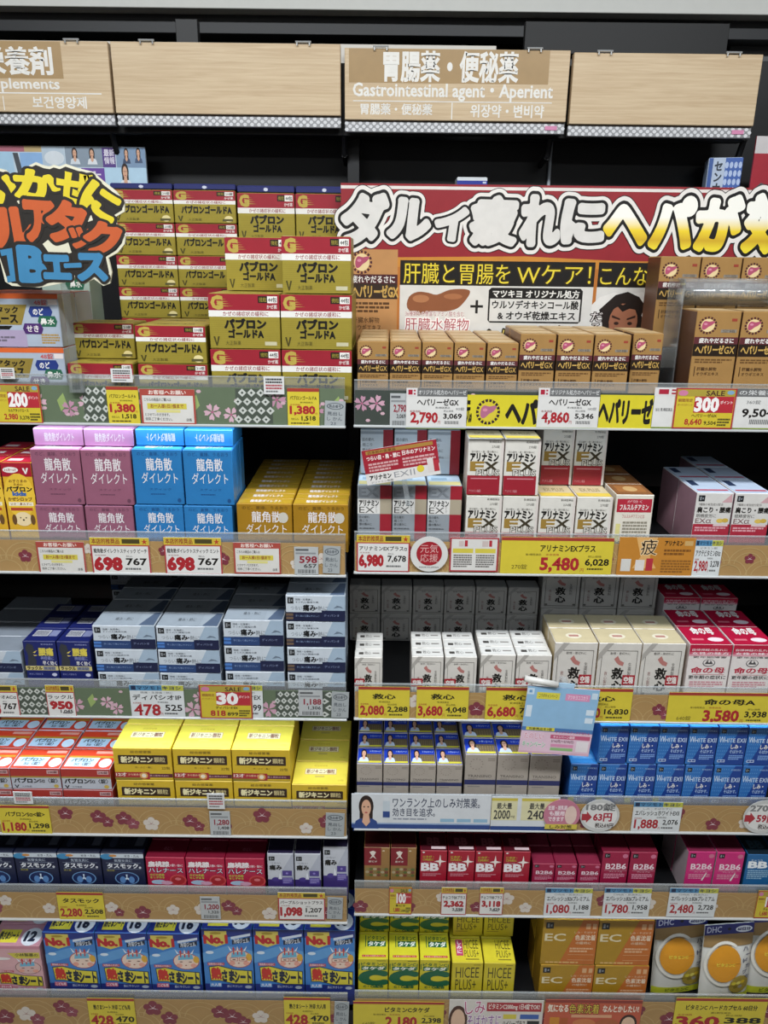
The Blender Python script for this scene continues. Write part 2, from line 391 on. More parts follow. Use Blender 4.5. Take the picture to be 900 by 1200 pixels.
for side in 'LR':
    for row in range(6):
        zl = at(*LIP[side][row], YR).z; zg = at(*GRD[side][row], YR).z; zd = zl+(.036 if row < 3 else (.042 if row < 5 else .05))
        DECK[side, row] = zd; LIPZ[side, row] = zl; GRDZ[side, row] = zg
        x0, x1 = (XL0, XL1) if side == 'L' else (XR0, XR1)
        s = tagit(link(bpy.data.objects.new('shelf', None)), 'black metal %s shelf of the %s bay with patterned price strip' % (ORD[row], 'left' if side == 'L' else 'right'), 'shelf', 'shelves of the two bays')
        boxat('deck', x0, x1, YR+.012, YB-.06, zd-.016, zd, M_DECK, s)
        boxat('deck_lip', x0, x1, YR+.0035, YR+.012, zl+.004, zd, M_DECK, s)
        boxat('acrylic_guard', x0+.001, x1-.001, YR+.0008, YR+.0032, zl+.002, zg, ACRYL, s, 0)
        zt = zl+(zg-zl)*.80; col = '#5f6d55' if (side, row) in (('L', 0), ('L', 2)) else ('#3b423c' if (side, row) == ('R', 0) else '#a78554')
        ps = boxat('paper_strip', x0+.002, x1-.002, YR, YR+.0006, zl+.003, zt, ink(col, .5, 0, .08), s, 0)
        A = strip_art(side, row, x1-x0-.004, zt-zl-.003)
        for nm, me in A.meshes(lambda a, b, off, X=x0+.002, Z=zl+.003: (X+a, YR-off, Z+b), .0001, .000012):
            tagit(link(bpy.data.objects.new('flower_print', me), ps), kind='stuff')
        if (side, row) in LED:                # cool light strip under the front of the shelf above the next goods
            boxat('light_strip', x0+.03, x1-.03, YR+.016, YR+.03, zd-.0245, zd-.0165, ink('#c9ccd0', .4), s)
            area('shelf_strip_light', ((x0+x1)/2, YR+.023, zd-.0255), x1-x0-.08, .010, LED[side, row], (.72, .86, 1.0), (math.radians(-14), 0, 0))
        boxat('rail_edge', x0, x1, YR-.004, YR+.004, zl-.001, zl+.0028, ink('#b9bcbc', .3, 0, .05), s, .0008)
        boxat('guard_edge', x0+.001, x1-.001, YR+.0002, YR+.0036, zg+.0002, zg+.002, clear('guard_edge_plastic', (.9, .93, .93, 1), .3, .15), s, 0)
# ---------------------------------------------------------------- header above the bays
YH = 1.56
hz = lambda px, py: at(px, py, YH)
can = fr
zc0, zc1 = hz(450, 157).z, hz(450, 62).z
xce = hz(884, 150).x
boxat('canopy_body', XL0, xce, YH+.03, YB-.06, zc0, zc1-.01, M_BLK, can)
boxat('canopy_top', XL0, hz(590, 52).x, YB-.03, YB-.01, zc1-.008, zc1+.037, ink('#d8d2c8', .5, 0, .03), can)
for px in (131, 403, 645, 873):
    q = at(px, 158, YH+.04); vs, fs = [], []
    bar(vs, fs, (q.x, YH+.04, zc0+.004), (q.x, YH+.06, zc0-.028), .006); bar(vs, fs, (q.x, YH+.06, zc0-.028), (q.x, YB-.004, zc0-.036), .006)
    link(bpy.data.objects.new('bracket', mesh('bracket', vs, fs, [M_BLK])), can)
boards = [(-128, 130, 47, 'with white nutrient-supplement lettering, leftmost board'), (131.5, 400, 50, 'left blank, beside the supplements board'),
          (403, 667, 57.5, 'with white gastrointestinal lettering'), (669, 890, 62.5, 'left blank, at the right end')]
WT = '#ece9e2'
def bnorm(x0, x1, y0, y1):  # pixel -> u,v on a board
    return lambda a, b, c, d: ((a-x0)/(x1-x0), (y1-d)/(y1-y0), (c-x0)/(x1-x0), (y1-b)/(y1-y0))
for (xa, xb, ya, lab) in boards:
    yb = ya+84; A0, B0 = hz(xa, ya+42), hz(xb, ya+42); zb = hz((xa+xb)/2, yb).z; zt = hz((xa+xb)/2, ya).z; w, h = B0.x-A0.x-.003, zt-zb
    me = boxmesh('header_board', w, .018, h, [WOOD]); ob = link(bpy.data.objects.new('header_board', me)); ob.location = ((A0.x+B0.x)/2, YH, zb)
    tagit(ob, 'pale oak header board '+lab, 'sign board', 'oak header boards')
    N = bnorm(xa, xb, ya, yb); els = []
    if xa == 403:
        els = [r(*N(408, 58, 643, 97.5), '#a98a5c'), t('胃腸薬・便秘薬', *N(449, 61, 606, 95), WT, .035, 0, 3), t('Gastrointestinal agent・Aperient', *N(413, 98, 649, 118), WT, .025),
               r(*N(413, 118.5, 649, 119.6), WT), r(*N(530, 120, 531.2, 140), WT), t('胃腸薬・便秘薬', *N(422, 122, 507, 135), WT, .02), t('위장약・변비약', *N(553, 122, 640, 137), WT, .02)]
    elif xa < 0:
        els = [r(*N(-100, 48, 75, 91), '#a98a5c'), t('栄養剤', *N(-20, 55, 63, 86), WT, .035, 0, 3), t('Supplements', *N(-28, 91, 69, 107), WT, .02),
               r(*N(-60, 107.5, 118, 109), WT), r(*N(0, 112, 1, 129), WT), t('보건영양제', *N(35, 112, 99, 126), WT, .02), t('栄養剤', *N(-60, 112, -14, 126), WT, .02)]
    if els:
        A = Art(w, h); A.add(els)
        for nm, me in A.meshes(front_map(w)): link(bpy.data.objects.new(nm, me), ob)
    for k in (.16, .84):
        vs, fs = [], []; bar(vs, fs, (w*(k-.5)-.014, -.003, h+.002), (w*(k-.5)+.014, -.003, h+.002), .0016); 
        for s in (-1, 1): bar(vs, fs, (w*(k-.5)+s*.011, -.003, h+.001), (w*(k-.5)+s*.011, -.003, h-.004), .0014)
        link(bpy.data.objects.new('hinge_clip', mesh('hinge_clip', vs, fs, [ink('#d4d6d6', .25, .5)])), ob)
    # patterned metal strip under the board
    z1 = zb-.001; z0 = hz((xa+xb)/2, yb+14).z
    st = boxat('price_rail', -w/2, w/2, 0, .012, 0, z1-z0, ink('#98989a', .35, .3, .05)); st.location = ((A0.x+B0.x)/2, YH+.006, z0)
    tagit(st, 'grey dotted price rail under the header board '+{-128: 'at far left', 131.5: 'second from left', 403: 'with gastrointestinal lettering', 669: 'at the right end'}[xa], 'price rail', 'dotted header rails')
    vs, fs = [], []; nx = int(w/.0125)
    for j in range(3):
        for i in range(nx):
            cx = -w/2+(i+.5+(.25 if j % 2 else -.25))*w/nx; cz = (z1-z0)*(.22+.28*j); s = len(vs)
            for k in range(6): vs.append((cx+.0038*math.cos(k*math.pi/3), -.0003, cz+.0034*math.sin(k*math.pi/3)))
            fs.append(tuple(range(s, s+6)))
    tagit(link(bpy.data.objects.new('dot_print', mesh('dot_print', vs, fs, [ink('#dcdcde', .4)])), st), kind='stuff')
    if xa > 300: link(bpy.data.objects.new('pink_mark', boxmesh('pink_mark', .022, .0008, .007, [ink('#d98ab0')], 0, w/2-.036, -.0014, (z1-z0)*.35)), st)
# dark panels and things on the wall above the header
boxat_ = lambda nm, a, b, c, d, Y, mat, lab, cat: tagit(boxat(nm, at(a, c, Y).x, at(b, c, Y).x, Y, Y+.02, at((a+b)/2, d, Y).z, at((a+b)/2, c, Y).z, mat), lab, cat)
boxat_('wall_panel', 616, 856, 26, 64, 1.74, ink('#0c0c0d', .55), 'black flat panel above the right end header board', 'panel')
boxat_('wall_bracket', 205, 231, 22, 52, 1.72, ink('#1b1b1c', .5), 'dark bracket block above the blank left header board', 'bracket')
boxat_('metal_cabinet', 858, 1010, 36, 160, 1.95-.06, ink('#6d6f70', .4, .4), 'grey metal cabinet past the right end of the header', 'cabinet')
# product screen board at the top left and a red poster at the far right
def card(name, px, Y, els, base, label, cat, group=None, th=.0012, rot=0, back=None, art_step=.00007, tilt=0):
    x0, y0, x1, y1 = px; a = at(x0, (y0+y1)/2, Y).x; b = at(x1, (y0+y1)/2, Y).x; zb = at((x0+x1)/2, y1, Y).z; zt = at((x0+x1)/2, y0, Y).z
    w, h = b-a, zt-zb
    ob = link(bpy.data.objects.new(name, boxmesh(name, w, th, h, [ink(base) if isinstance(base, str) else base], 0)))
    ob.location = ((a+b)/2, Y, zb); ob.rotation_euler = (tilt, rot, 0); tagit(ob, label, cat, group)
    A = Art(w, h); A.add(els)
    for nm, me in A.meshes(front_map(w), .00012, art_step): link(bpy.data.objects.new(nm, me), ob)
    return ob
def pn(x0, y0, x1, y1):
    return lambda a, b, c, d: ((a-x0)/(x1-x0), (y1-d)/(y1-y0), (c-x0)/(x1-x0), (y1-b)/(y1-y0))
N = pn(-60, 171, 172, 240)
els = [r(*N(-60, 171, 32, 178), '#b06a78'), r(*N(32, 171, 52, 178), '#c0a878'), r(*N(-60, 178, 18, 240), '#a9cbe2'), r(*N(26, 179, 52, 240), '#8fb5e0'), r(*N(52, 172, 78, 240), '#b9c9d6'),
       r(*N(79, 172, 122, 195), '#8a98a6'), r(*N(122, 172, 137, 195), '#5a3f86'), r(*N(138, 172, 172, 195), '#7f98b4'), r(*N(96, 196, 123, 240), '#6f4aa0'), r(*N(123, 195, 172, 240), '#b5d3e6')]
els += woman(*[(147-(-60))/232, (240-205)/69], .032, .22, '#e0e4e8') + woman((150+60)/232, .85, .02, .13, '#3c4a66') + woman((164+60)/232, .86, .02, .13, '#4a5a76') + woman((90+60)/232, .84, .025, .14, '#d5dce2') + woman((110+60)/232, .84, .025, .14, '#e2e6ea')
els += [t('最新', *N(124, 174, 136, 182), '#e8e2ee', .02), t('情報', *N(124, 183, 136, 191), '#e8e2ee', .02), t('ナ', *N(104, 200, 118, 210), '#e8e2ee', .03), e((66+60)/232, .8, .05, .12, '#d8dfe4'), p([((18+60)/232, .88), ((24+60)/232, .88), ((32+60)/232, .1), ((26+60)/232, .1)], '#4a4f55')]
card('picture_board', (-60, 171, 172, 240), 1.62, els, '#c3d3df', 'photo collage board glowing pale blue at top left', 'poster', th=.006)
N = pn(868, 160, 1000, 300)
card('red_poster', (877, 160, 1000, 300), 1.57, [r(0, .86, 1, 1, '#cfc9c8'), p([(.02, .55), (.1, .62), (.16, .6), (.3, .54), (.3, .5), (.02, .5)], '#5a5656'), r(.22, .1, .3, .8, '#c9c4c4')], '#a52634', 'red poster with white top at the far right edge', 'poster', th=.004)
# ================================================================ the goods: kinds of carton
K = {}
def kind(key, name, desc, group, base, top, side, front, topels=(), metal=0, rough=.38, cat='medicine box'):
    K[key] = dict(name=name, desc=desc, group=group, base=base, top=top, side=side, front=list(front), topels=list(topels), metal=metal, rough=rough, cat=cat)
BK, WH, RD, GD = '#16130f', '#e9e6df', '#98202e', '#a9983c'
def gmark(u, v, su, sv, c='#b9a24a'):
    q = [t('G', u, v, u+su, v+sv, c, .05)]
    return q+[p([(u+su*.5, v+sv*(.18+.18*i)), (u+su*(2.0-.2*i), v+sv*(.22+.18*i)), (u+su*.5, v+sv*(.28+.18*i))], c) for i in range(4)]
def pab(twoline):
    q = [r(0, .70, 1, 1, RD), r(0, .585, 1, .70, WH), t('かぜの諸症状の緩和に', .20, .60, .84, .685, '#8a1426', .01)] + gmark(.045, .73, .15, .23)
    q += [r(.70, .84, .83, .965, BK), t('微粒', .715, .86, .82, .945, GD), r(.83, .84, .97, .965, WH), t('44包' if twoline else '210錠', .845, .86, .96, .945, BK, .02), t('かぜ薬', .82, .735, .965, .81, WH, .01)]
    if twoline: q += [t('パブロン', .22, .375, .80, .545, BK, .065), t('ゴールドA', .27, .20, .76, .355, BK, .06)]
    else: q += [t('パブロンゴールドA', .12, .30, .93, .53, BK, .058), e(.88, .13, .07, .10, '#e6d69a')]
    q += [p([(.05, .22), (.075, .22), (.095, .10), (.115, .22), (.14, .22), (.105, .05), (.085, .05)], '#4a4218'), t('大正製薬', .22, .06, .44, .14, '#5a5020'), r(.78, .06, .95, .13, '#5a5330' if not twoline else '#c9c2a0')]
    q += [r(0, .005+.036*i, 1, .012+.036*i, '#998831') for i in range(15) if not .2 < .036*i < .19]
    return q
# thin foil lines lie under the lettering
def under(q): return [x for x in q if x[0] == 'r' and x[5] == '#998831'] + [x for x in q if not (x[0] == 'r' and x[5] == '#998831')]
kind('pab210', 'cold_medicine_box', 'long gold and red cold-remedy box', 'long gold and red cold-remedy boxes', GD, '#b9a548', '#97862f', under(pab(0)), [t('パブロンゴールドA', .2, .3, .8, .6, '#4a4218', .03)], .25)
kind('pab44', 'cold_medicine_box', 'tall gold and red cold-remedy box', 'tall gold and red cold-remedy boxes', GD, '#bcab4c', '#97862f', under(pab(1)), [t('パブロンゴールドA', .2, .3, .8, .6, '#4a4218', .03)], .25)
kind('bluetop', 'blue_carton', 'flat dark blue carton', 'flat dark blue cartons', '#262c66', '#2c3478', '#20265a', [e(.5, .45, .04, .3, '#c9cde0', 8)], cat='carton')
def hexa(cu, cv, su, sv, c): return p([(cu-su, cv), (cu-su*.8, cv+sv), (cu+su*.8, cv+sv), (cu+su, cv), (cu+su*.8, cv-sv), (cu-su*.8, cv-sv)], c)
kind('lulu', 'cold_medicine_box', 'silver cold-remedy box with orange top edge', 'silver and orange cold-remedy boxes', '#a8b2c0', '#d8632c', '#a7abb0',
     [r(0, .91, 1, 1, '#d8632c'), r(0, .0, .62, .32, '#a899b4'), p([(0, .42), (.58, .42), (.66, .80), (0, .80)], '#8f7a35'), t('ルルアタック', .08, .64, .56, .76, BK, .04), t('IBエース', .2, .46, .54, .6, BK, .05), p([(0, .33), (.44, .33), (.48, .40), (0, .40)], BK),
      t('48錠', .74, .79, .88, .895, '#c03a30', .01), r(.89, .80, .99, .895, '#e4d8d4'), hexa(.80, .67, .13, .10, '#26397c'), t('のど', .72, .61, .83, .73, WH, .03), hexa(.865, .49, .105, .10, '#276248'), t('鼻水', .79, .43, .94, .55, WH, .02), hexa(.70, .35, .11, .10, '#4a2a66'), t('せき', .63, .29, .76, .41, WH, .02)]
     + lines(.78, .98, .25, 4, .05, '#b08a3c') + lines(.1, .5, .2, 2, .06, '#6a6270'))
kind('lulug', 'cold_medicine_box', 'pale green cold-remedy box behind the silver ones', 'pale green cold-remedy boxes', '#9fb0a4', '#b5c2b6', '#8a9a8e', [hexa(.7, .72, .2, .1, '#276248'), t('鼻水', .6, .66, .84, .78, WH, .02), r(.5, .2, .98, .5, '#b5a94e')] + lines(.52, .96, .48, 4, .07, '#7a6d2c'))
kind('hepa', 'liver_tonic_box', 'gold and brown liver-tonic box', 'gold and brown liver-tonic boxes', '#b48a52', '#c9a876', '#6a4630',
     liver(.27, .80, .21, .125) + [r(.80, .86, .92, .9, '#9a4030'), r(.58, .70, .94, .745, '#8f8577'), t('空箱', .62, .70, .9, .745, '#5a5048'), r(0, .535, 1, .635, '#5c2a2e'), t('疲れやだるさに', .12, .55, .9, .62, WH, .03), r(0, .36, 1, .535, '#26190f'),
      t('ヘパリーゼ', .06, .40, .70, .515, '#c9a256', .04), t('GX', .72, .40, .95, .50, '#c9a256', .01)] + lines(.08, .92, .32, 2, .035, '#6a4a26') + [t('肝臓水解物', .15, .15, .6, .20, '#4a3018', .02), t('オウギエキス', .15, .08, .66, .13, '#4a3018', .02), r(.09, .07, .11, .21, '#4a3018')],
     [r(.05, .1, .95, .9, '#d2b486')], .25)
kind('senna', 'medicine_box', 'pale blue box with dark lettering', 'boxes on the very top', '#b9c6da', '#c9d4e2', '#9fb0c8', [r(.02, 0, .14, 1, '#3a5a9a'), t('セ\nン\nナ', .2, .1, .42, .9, '#26303e', .04), r(.5, .0, 1, 1, '#3f62ac')] + [e(.55+.13*(i % 4), .15+.22*(i//4), .055, .09, '#b5c6e6', 7) for i in range(16)])
kind('bluehalf', 'medicine_box', 'small white and blue box', 'boxes on the very top', '#dfe3e6', '#e6e8ea', '#c3c9ce', [r(0, .1, 1, .8, '#26389a'), e(.5, .3, .22, .25, '#c9b98a'), r(.85, .62, .96, .74, '#c9d2e4')])
kind('kids', 'syrup_box', 'yellow and red children\'s cold-syrup box', 'yellow and red syrup boxes', '#d8a92e', '#a81c30', '#8f1c2c',
     [r(0, .79, 1, 1, '#a3182c'), e(.3, .89, .26, .045, WH), t('3ヵ月〜6才', .1, .87, .5, .91, '#a3182c', .02), p([(.7, .92), (.76, .92), (.8, .86), (.84, .92), (.9, .92), (.82, .83), (.78, .83)], WH), e(.5, .5, .52, .34, '#e6bd3c'), t('お子さまの', .2, .70, .8, .745, '#6a3a16', .02), t('ための', .35, .65, .65, .69, '#6a3a16', .02), t('パブロン', .08, .565, .94, .64, BK, .05), t('kids', .28, .50, .72, .56, '#3a62a8', .06), t('かぜシロップ', .1, .42, .9, .475, '#5a2a16', .03), r(.1, .345, .92, .40, '#efe6cc'), t('せき・鼻みずに', .14, .355, .88, .39, '#7a3a1c', .01), r(.14, .27, .88, .315, '#b0402c'),
      e(.52, .14, .3, .11, '#e8d2a4'), e(.22, .13, .08, .08, '#6a4a26'), e(.84, .13, .08, .08, '#6a4a26'), e(.43, .16, .025, .012, BK, 8), e(.62, .16, .025, .012, BK, 8), e(.525, .125, .035, .014, BK, 8)], [r(.1, .2, .6, .5, '#d8c0b8')])
def ryu(c, dark, circ=False):
    q = [t('のど、直接、うるおう', .10, .885, .92, .955, dark, .01), t('龍角散', .27, .62, .80, .845, '#e4dfe0', .012), t('ダイレクト', .16, .385, .90, .585, '#e4dfe0', .0), t('スティック', .3, .26, .75, .30, dark)] + lines(.32, .72, .2, 1, .03, dark)+[e(.9, .08, .04, .04, dark, 8)]
    if circ: q += [e(.84, .72, .09, .11, '#c9c4b8')]
    return q
for key, nm, c, dk, tp in (('ryuP', 'pink', '#9a6076', '#6a4054', '#cf98c0'), ('ryuB', 'blue', '#2f7cba', '#1c4f86', '#3f9ad8'), ('ryuG', 'gold', '#a87c1f', '#6a4a10', '#c29a2e')):  # last colour is the top, painted lighter as if lit from above
    kind(key, 'throat_powder_box', 'metallic %s throat-powder box' % nm, 'metallic %s throat-powder boxes' % nm, c, tp, c, ryu(c, dk, key == 'ryuG'), [t('龍角散ダイレクト', .22, .22, .8, .78, '#efe6e8', .015)], .12, .3)
    kind(key+'F', 'throat_powder_box', 'metallic %s throat-powder box lying flat' % nm, 'metallic %s throat-powder boxes lying flat' % nm, tp, tp, c, [t('龍角散ダイレクト', .22, .25, .82, .75, '#efe6e8', .015, math.pi if key == 'ryuB' else 0)], [r(.3, .3, .62, .42, c)], .12, .3)
kind('alinS', 'vitamin_box', 'silver and red vitamin-tablet box', 'silver and red vitamin-tablet boxes', '#8f959b', '#b9cede', '#a9b2ba',
     [r(.66, .70, 1, 1, RD), t('EX', .05, .75, .60, .94, '#6d7379', .03), t('EX', .07, .76, .62, .95, '#7d838a', .0), r(0, .37, .985, .70, '#dcdad6'), t('アリナミン', .05, .545, .62, .665, BK, .05), t('EX', .05, .39, .50, .525, '#4c4a46', .0), t('P\nL\nU\nS', .53, .40, .58, .53, '#4c4a46'), r(.66, .37, 1, .70, '#a99d88'), r(.66, .0, 1, .37, RD), t('目の疲れ', .05, .27, .35, .33, BK), t('肩こり', .05, .19, .3, .25, BK), t('腰の痛みに', .05, .11, .42, .17, BK), t('第3類医薬品', .05, .03, .5, .06, BK)],
     [r(.0, .0, 1, .35, '#d6c98a'), r(.1, .5, .6, .75, '#8fa9bd')])
kind('alinW', 'vitamin_box', 'white and red upper vitamin-tablet box', 'white and red upper vitamin-tablet boxes', '#ccd4dc', '#c3d2de', '#b9c2ca', [r(.7, 0, 1, 1, RD), t('目の疲れ', .06, .74, .42, .82, '#3a4048'), t('肩こり', .06, .62, .36, .70, '#3a4048'), t('腰の痛みに', .06, .50, .48, .58, '#3a4048'), t('第3類医薬品', .06, .36, .5, .41, '#6a7078'), r(0, .9, .7, .96, '#9aa4ae')])
kind('alinP', 'vitamin_box', 'white and red vitamin box with gold lettering', 'white and red vitamin boxes', '#d9d5cc', '#cdbb93', '#c9b8a8',
     [r(0, 0, .93, .345, RD), r(.93, 0, 1, 1, '#d9cfc8'), t('第3類医薬品', .58, .92, .92, .96, '#4a4640'), t('270錠', .66, .83, .88, .88, '#4a4640'), t('目の疲れ・肩・腰の痛みに', .1, .745, .84, .785, '#5a5650'), t('アリナミン', .07, .60, .86, .735, BK, .06), t('E', .10, .43, .44, .585, '#9a7a36', .04), t('X', .47, .43, .86, .585, '#3c3422', .03), ('o', 'PLUS', .26, .345, .90, .45, '#d9d5cc', [(.06, '#5c5850')], 0, 2), r(.1, .28, .86, .30, '#c9808a'), t('アリナミン製薬', .06, .04, .4, .09, '#d9a0a6')],
     [r(0, 0, 1, .3, '#d9b94a'), t('EX PLUS', .2, .45, .8, .75, '#8a7a50')])
kind('fuls', 'vitamin_box', 'white vitamin box with red heading panel', 'white vitamin boxes showing their back panel', '#ddd6c8', '#8a5a36', '#d0c4b0', [r(.04, .70, .96, .93, '#b0283a'), t('フルスルチアミン', .12, .74, .88, .83, WH, .03), t('が効く', .3, .86, .7, .91, '#e8c8c8'), t('フルスルチアミンとは', .2, .60, .8, .66, '#b0283a'), r(.06, .1, .18, .5, '#d8cf8a')] + lines(.24, .9, .54, 9, .055, '#8f8878'), [r(.1, .2, .9, .8, '#a36a3a'), e(.5, .5, .2, .25, '#c9a06a')])
kind('kata', 'vitamin_box', 'white and red shoulder-pain tablet box', 'white and red shoulder-pain boxes', '#d2cfca', '#b9c4d4', '#94707a', logo_square(.06, .80, .17, .14)+[r(0, 0, 1, .27, '#a82a3c'), t('7種類の有効成分配合', .08, .70, .75, .76, '#6a6460'), t('肩こり・腰痛', .06, .54, .97, .67, BK, .04), t('眼精疲労に', .06, .42, .6, .51, '#3a3632'), t('EXα', .05, .29, .48, .40, '#7a5a5a', .01), e(.72, .35, .1, .05, '#d9b95a'), e(.86, .36, .09, .05, '#c9a94a'), p([(.7, .78), (.95, .98), (.98, .78)], '#c9a0a4'), r(.55, .22, .95, .27, '#d9c0c0')]+lines(.06, .9, .2, 2, .06, '#d9a0a8'), [r(.05, .1, .95, .2, '#b0485a'), r(.08, .5, .3, .9, '#2a3650')])
def dip(sq, nv):
    return [r(0, 0, 1, .345, nv), p([(.66, .345), (.79, 1), (1, 1), (1, .345)], '#9fb2c4')] + logo_square(.03, .68, .10, .24) + [t('頭痛・生理痛に', .16, .80, .45, .88, '#4a5058'), t('すぐれた鎮痛効果', .16, .70, .55, .77, '#4a5058'), t('つらい', .08, .43, .27, .58, '#6a7078'), t('痛み', .29, .40, .50, .64, '#14161a', .04), t('・', .505, .48, .53, .55, '#1a1c20'), t('熱に', .54, .41, .70, .60, '#8a9096', .01), p([(.80, .50), (.86, .62), (.93, .58), (.97, .50), (.9, .54)], '#6a7888'), r(.60, .0, 1, .42, '#171e40'), t('ディパシオ', .64, .18, .9, .28, '#8a96b8'), r(0, .20, .12, .30, sq), r(0, .06, .12, .16, sq), t('早く効いて胃にやさしい', .16, .16, .56, .24, '#8fa6cc')]
kind('dip', 'painkiller_box', 'white and navy painkiller box', 'white and navy painkiller boxes', '#c6ced6', '#b0bcc8', '#8f9aa8', dip('#4a7ac0', '#27406e'), [r(.0, .0, .7, 1, '#aab6c2'), t('痛み・熱に', .3, .35, .6, .6, '#2a2e34'), p([(.75, 0), (.9, 1), (1, 1), (1, 0)], '#5f708a')])
kind('dipB', 'painkiller_box', 'white and navy painkiller box with brown marks', 'white and navy painkiller boxes with brown marks', '#c6ced6', '#b0bcc8', '#8f9aa8', dip('#6a5646', '#161c3c'), [t('痛み・熱に', .3, .35, .6, .6, '#2a2e34'), p([(.75, 0), (.9, 1), (1, 1), (1, 0)], '#5f708a')])
kind('dipC', 'painkiller_box', 'white and dark navy painkiller box', 'white and dark navy painkiller boxes', '#c3cad2', '#8f98a4', '#8f9aa8', dip('#3a4a7a', '#12183a'))
kind('racol', 'painkiller_box', 'navy lower-back-pain tablet box', 'navy lower-back-pain boxes', '#1b2464', '#20286a', '#141a4e', [p([(.08, .35), (.12, .62), (.06, .8), (.14, .95), (.3, .9), (.34, .74), (.28, .62), (.36, .5), (.34, .35)], '#34363c'), p([(.28, .7), (.42, .76), (.34, .68)], '#d8c25a'), p([(.28, .64), (.42, .62), (.32, .6)], '#d8c25a'), t('腰痛', .46, .62, .90, .82, '#d8c653', .045), t('神経痛に', .50, .50, .90, .60, '#8a90c4', .01), t('早く効く', .54, .36, .97, .47, WH, .02), r(0, .215, 1, .335, '#cfc07a'), t('ラックル', .05, .23, .5, .32, BK, .05), r(.54, .23, .92, .32, '#8a8f9a'), t('速溶錠', .56, .235, .9, .315, '#2a2a5a'), e(.86, .1, .08, .045, '#c9cce0'), t('水なしで飲める', .08, .09, .5, .14, '#9aa0d0'), t('第2類医薬品', .55, .90, .92, .94, '#9aa0d0')], [r(.15, .35, .65, .85, '#d5d8e0'), r(.68, .35, .95, .85, '#8f96c0')]+[r(.17+.03*i, .4, .185+.03*i, .8, '#2a2c50') for i in range(15)])
def kyu(fr_, stick):
    q = []
    for (a, b, c, d) in ((.08, .06, .92, .075), (.08, .86, .92, .873), (.08, .06, .095, .87), (.905, .06, .92, .87)): q.append(r(a, b, c, d, fr_))
    for (a, b) in ((.11, .09), (.89, .09)): q += [e(a+(.02 if a < .5 else -.02), b+.015, .04, .025, fr_, 8)]
    q += [p([(0, .80), (.2, 1), (.34, 1), (0, .68)], '#aaa59e'), t('動悸・息切れに', .28, .80, .74, .845, '#6a6662'), t('救', .36, .37, .62, .56, BK, .04), t('心', .37, .16, .63, .33, BK, .04), p([(.38, .72), (.46, .78), (.52, .70), (.62, .66), (.6, .60), (.5, .62), (.44, .66)], '#b4756e'), t('生薬製剤'.replace('', '\n').strip(), .72, .36, .80, .66, '#5a5652'), t('救心製薬'.replace('', '\n').strip(), .18, .2, .25, .5, '#8a5a56')]
    if stick: q += [r(.0, .26, .36, .46, '#a3202e') if stick == 1 else r(.62, .26, .92, .44, '#a3202e'), t('空箱', *((.05, .30, .31, .42) if stick == 1 else (.66, .29, .88, .41)), WH, .03)]
    return q
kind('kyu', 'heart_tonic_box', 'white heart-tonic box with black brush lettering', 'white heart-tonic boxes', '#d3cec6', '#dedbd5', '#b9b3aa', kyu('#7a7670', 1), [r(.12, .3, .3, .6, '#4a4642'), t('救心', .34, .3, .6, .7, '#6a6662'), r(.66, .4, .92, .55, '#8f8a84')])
kind('kyuW', 'heart_tonic_box', 'grey-white heart-tonic box', 'heart-tonic boxes in the rear wall', '#c3beb6', '#c9c4bc', '#a9a39a', kyu('#6a6660', 0))  # white heart-tonic colours lowered throughout, rear-wall shade painted in
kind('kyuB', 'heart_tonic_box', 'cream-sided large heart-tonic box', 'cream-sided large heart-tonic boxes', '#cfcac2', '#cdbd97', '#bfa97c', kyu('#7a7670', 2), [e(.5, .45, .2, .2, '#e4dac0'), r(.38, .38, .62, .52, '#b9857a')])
kind('ino', 'womens_tonic_box', 'white and crimson women\'s tonic box', 'white and crimson women\'s tonic boxes', '#e0d8d4', '#b3173a', '#d3c6c4', [r(0, .84, 1, 1, '#b3173a'), r(0, .79, 1, .84, '#c9506a'), r(0, .75, 1, .79, '#d898a4'), t('自律神経の乱れに', .06, .86, .9, .91, '#f0dde0', .01), t('女性の味方', .06, .78, .94, .835, '#f4eaea', .02), t('更年期障害', .1, .70, .9, .745, '#3a2a2c'), e(.5, .595, .15, .085, '#4a4648'), e(.5, .60, .13, .072, '#e0d8d4'), p([(.40, .57), (.46, .66), (.54, .65), (.6, .57)], '#4a4648'), e(.5, .63, .03, .025, '#e0d8d4', 8), t('命の母', .10, .365, .90, .50, '#b3173a', .03), r(.15, .33, .9, .338, '#b3173a'), t('更年期の症状に', .06, .235, .95, .315, BK, .02)] + lines(.1, .9, .18, 3, .05, '#c98a94'), [t('命の母', .25, .55, .8, .95, WH, .04), e(.7, .25, .2, .12, '#f0dde0'), r(.1, .2, .4, .3, '#d8707e')])
kind('pabS', 'cold_medicine_box', 'red and silver cold-tablet box', 'red and silver cold-tablet boxes', '#b9bcc4', '#d8442a', '#a33028', [r(0, .62, 1, 1, '#a8332c'), r(0, .55, 1, .62, '#a89040'), r(.74, .74, .97, .92, '#c9a0a0'), t('240錠', .76, .77, .95, .89, '#5a1a1a', .02), t('パブロン', .06, .30, .56, .52, BK, .05), t('Sα〈錠〉', .57, .30, .94, .52, BK, .02), p([(.05, .2), (.08, .2), (.1, .1), (.12, .2), (.15, .2), (.11, .05), (.09, .05)], BK), t('大正製薬', .2, .08, .4, .16, '#5a5c64'), e(.9, .14, .05, .09, '#c9a94a')],
     [r(.03, .55, 1, .66, '#b58a2c'), p([(.03, .08), (.66, .08), (.70, .55), (.03, .55)], '#b9d2e4'), t('パブロン', .12, .34, .58, .52, BK, .05), t('Sα〈錠〉', .22, .14, .56, .30, '#3a3f4a', .03), e(.86, .28, .13, .24, '#cfe0ec'), r(.55, .78, .97, .92, '#e6a08e')])
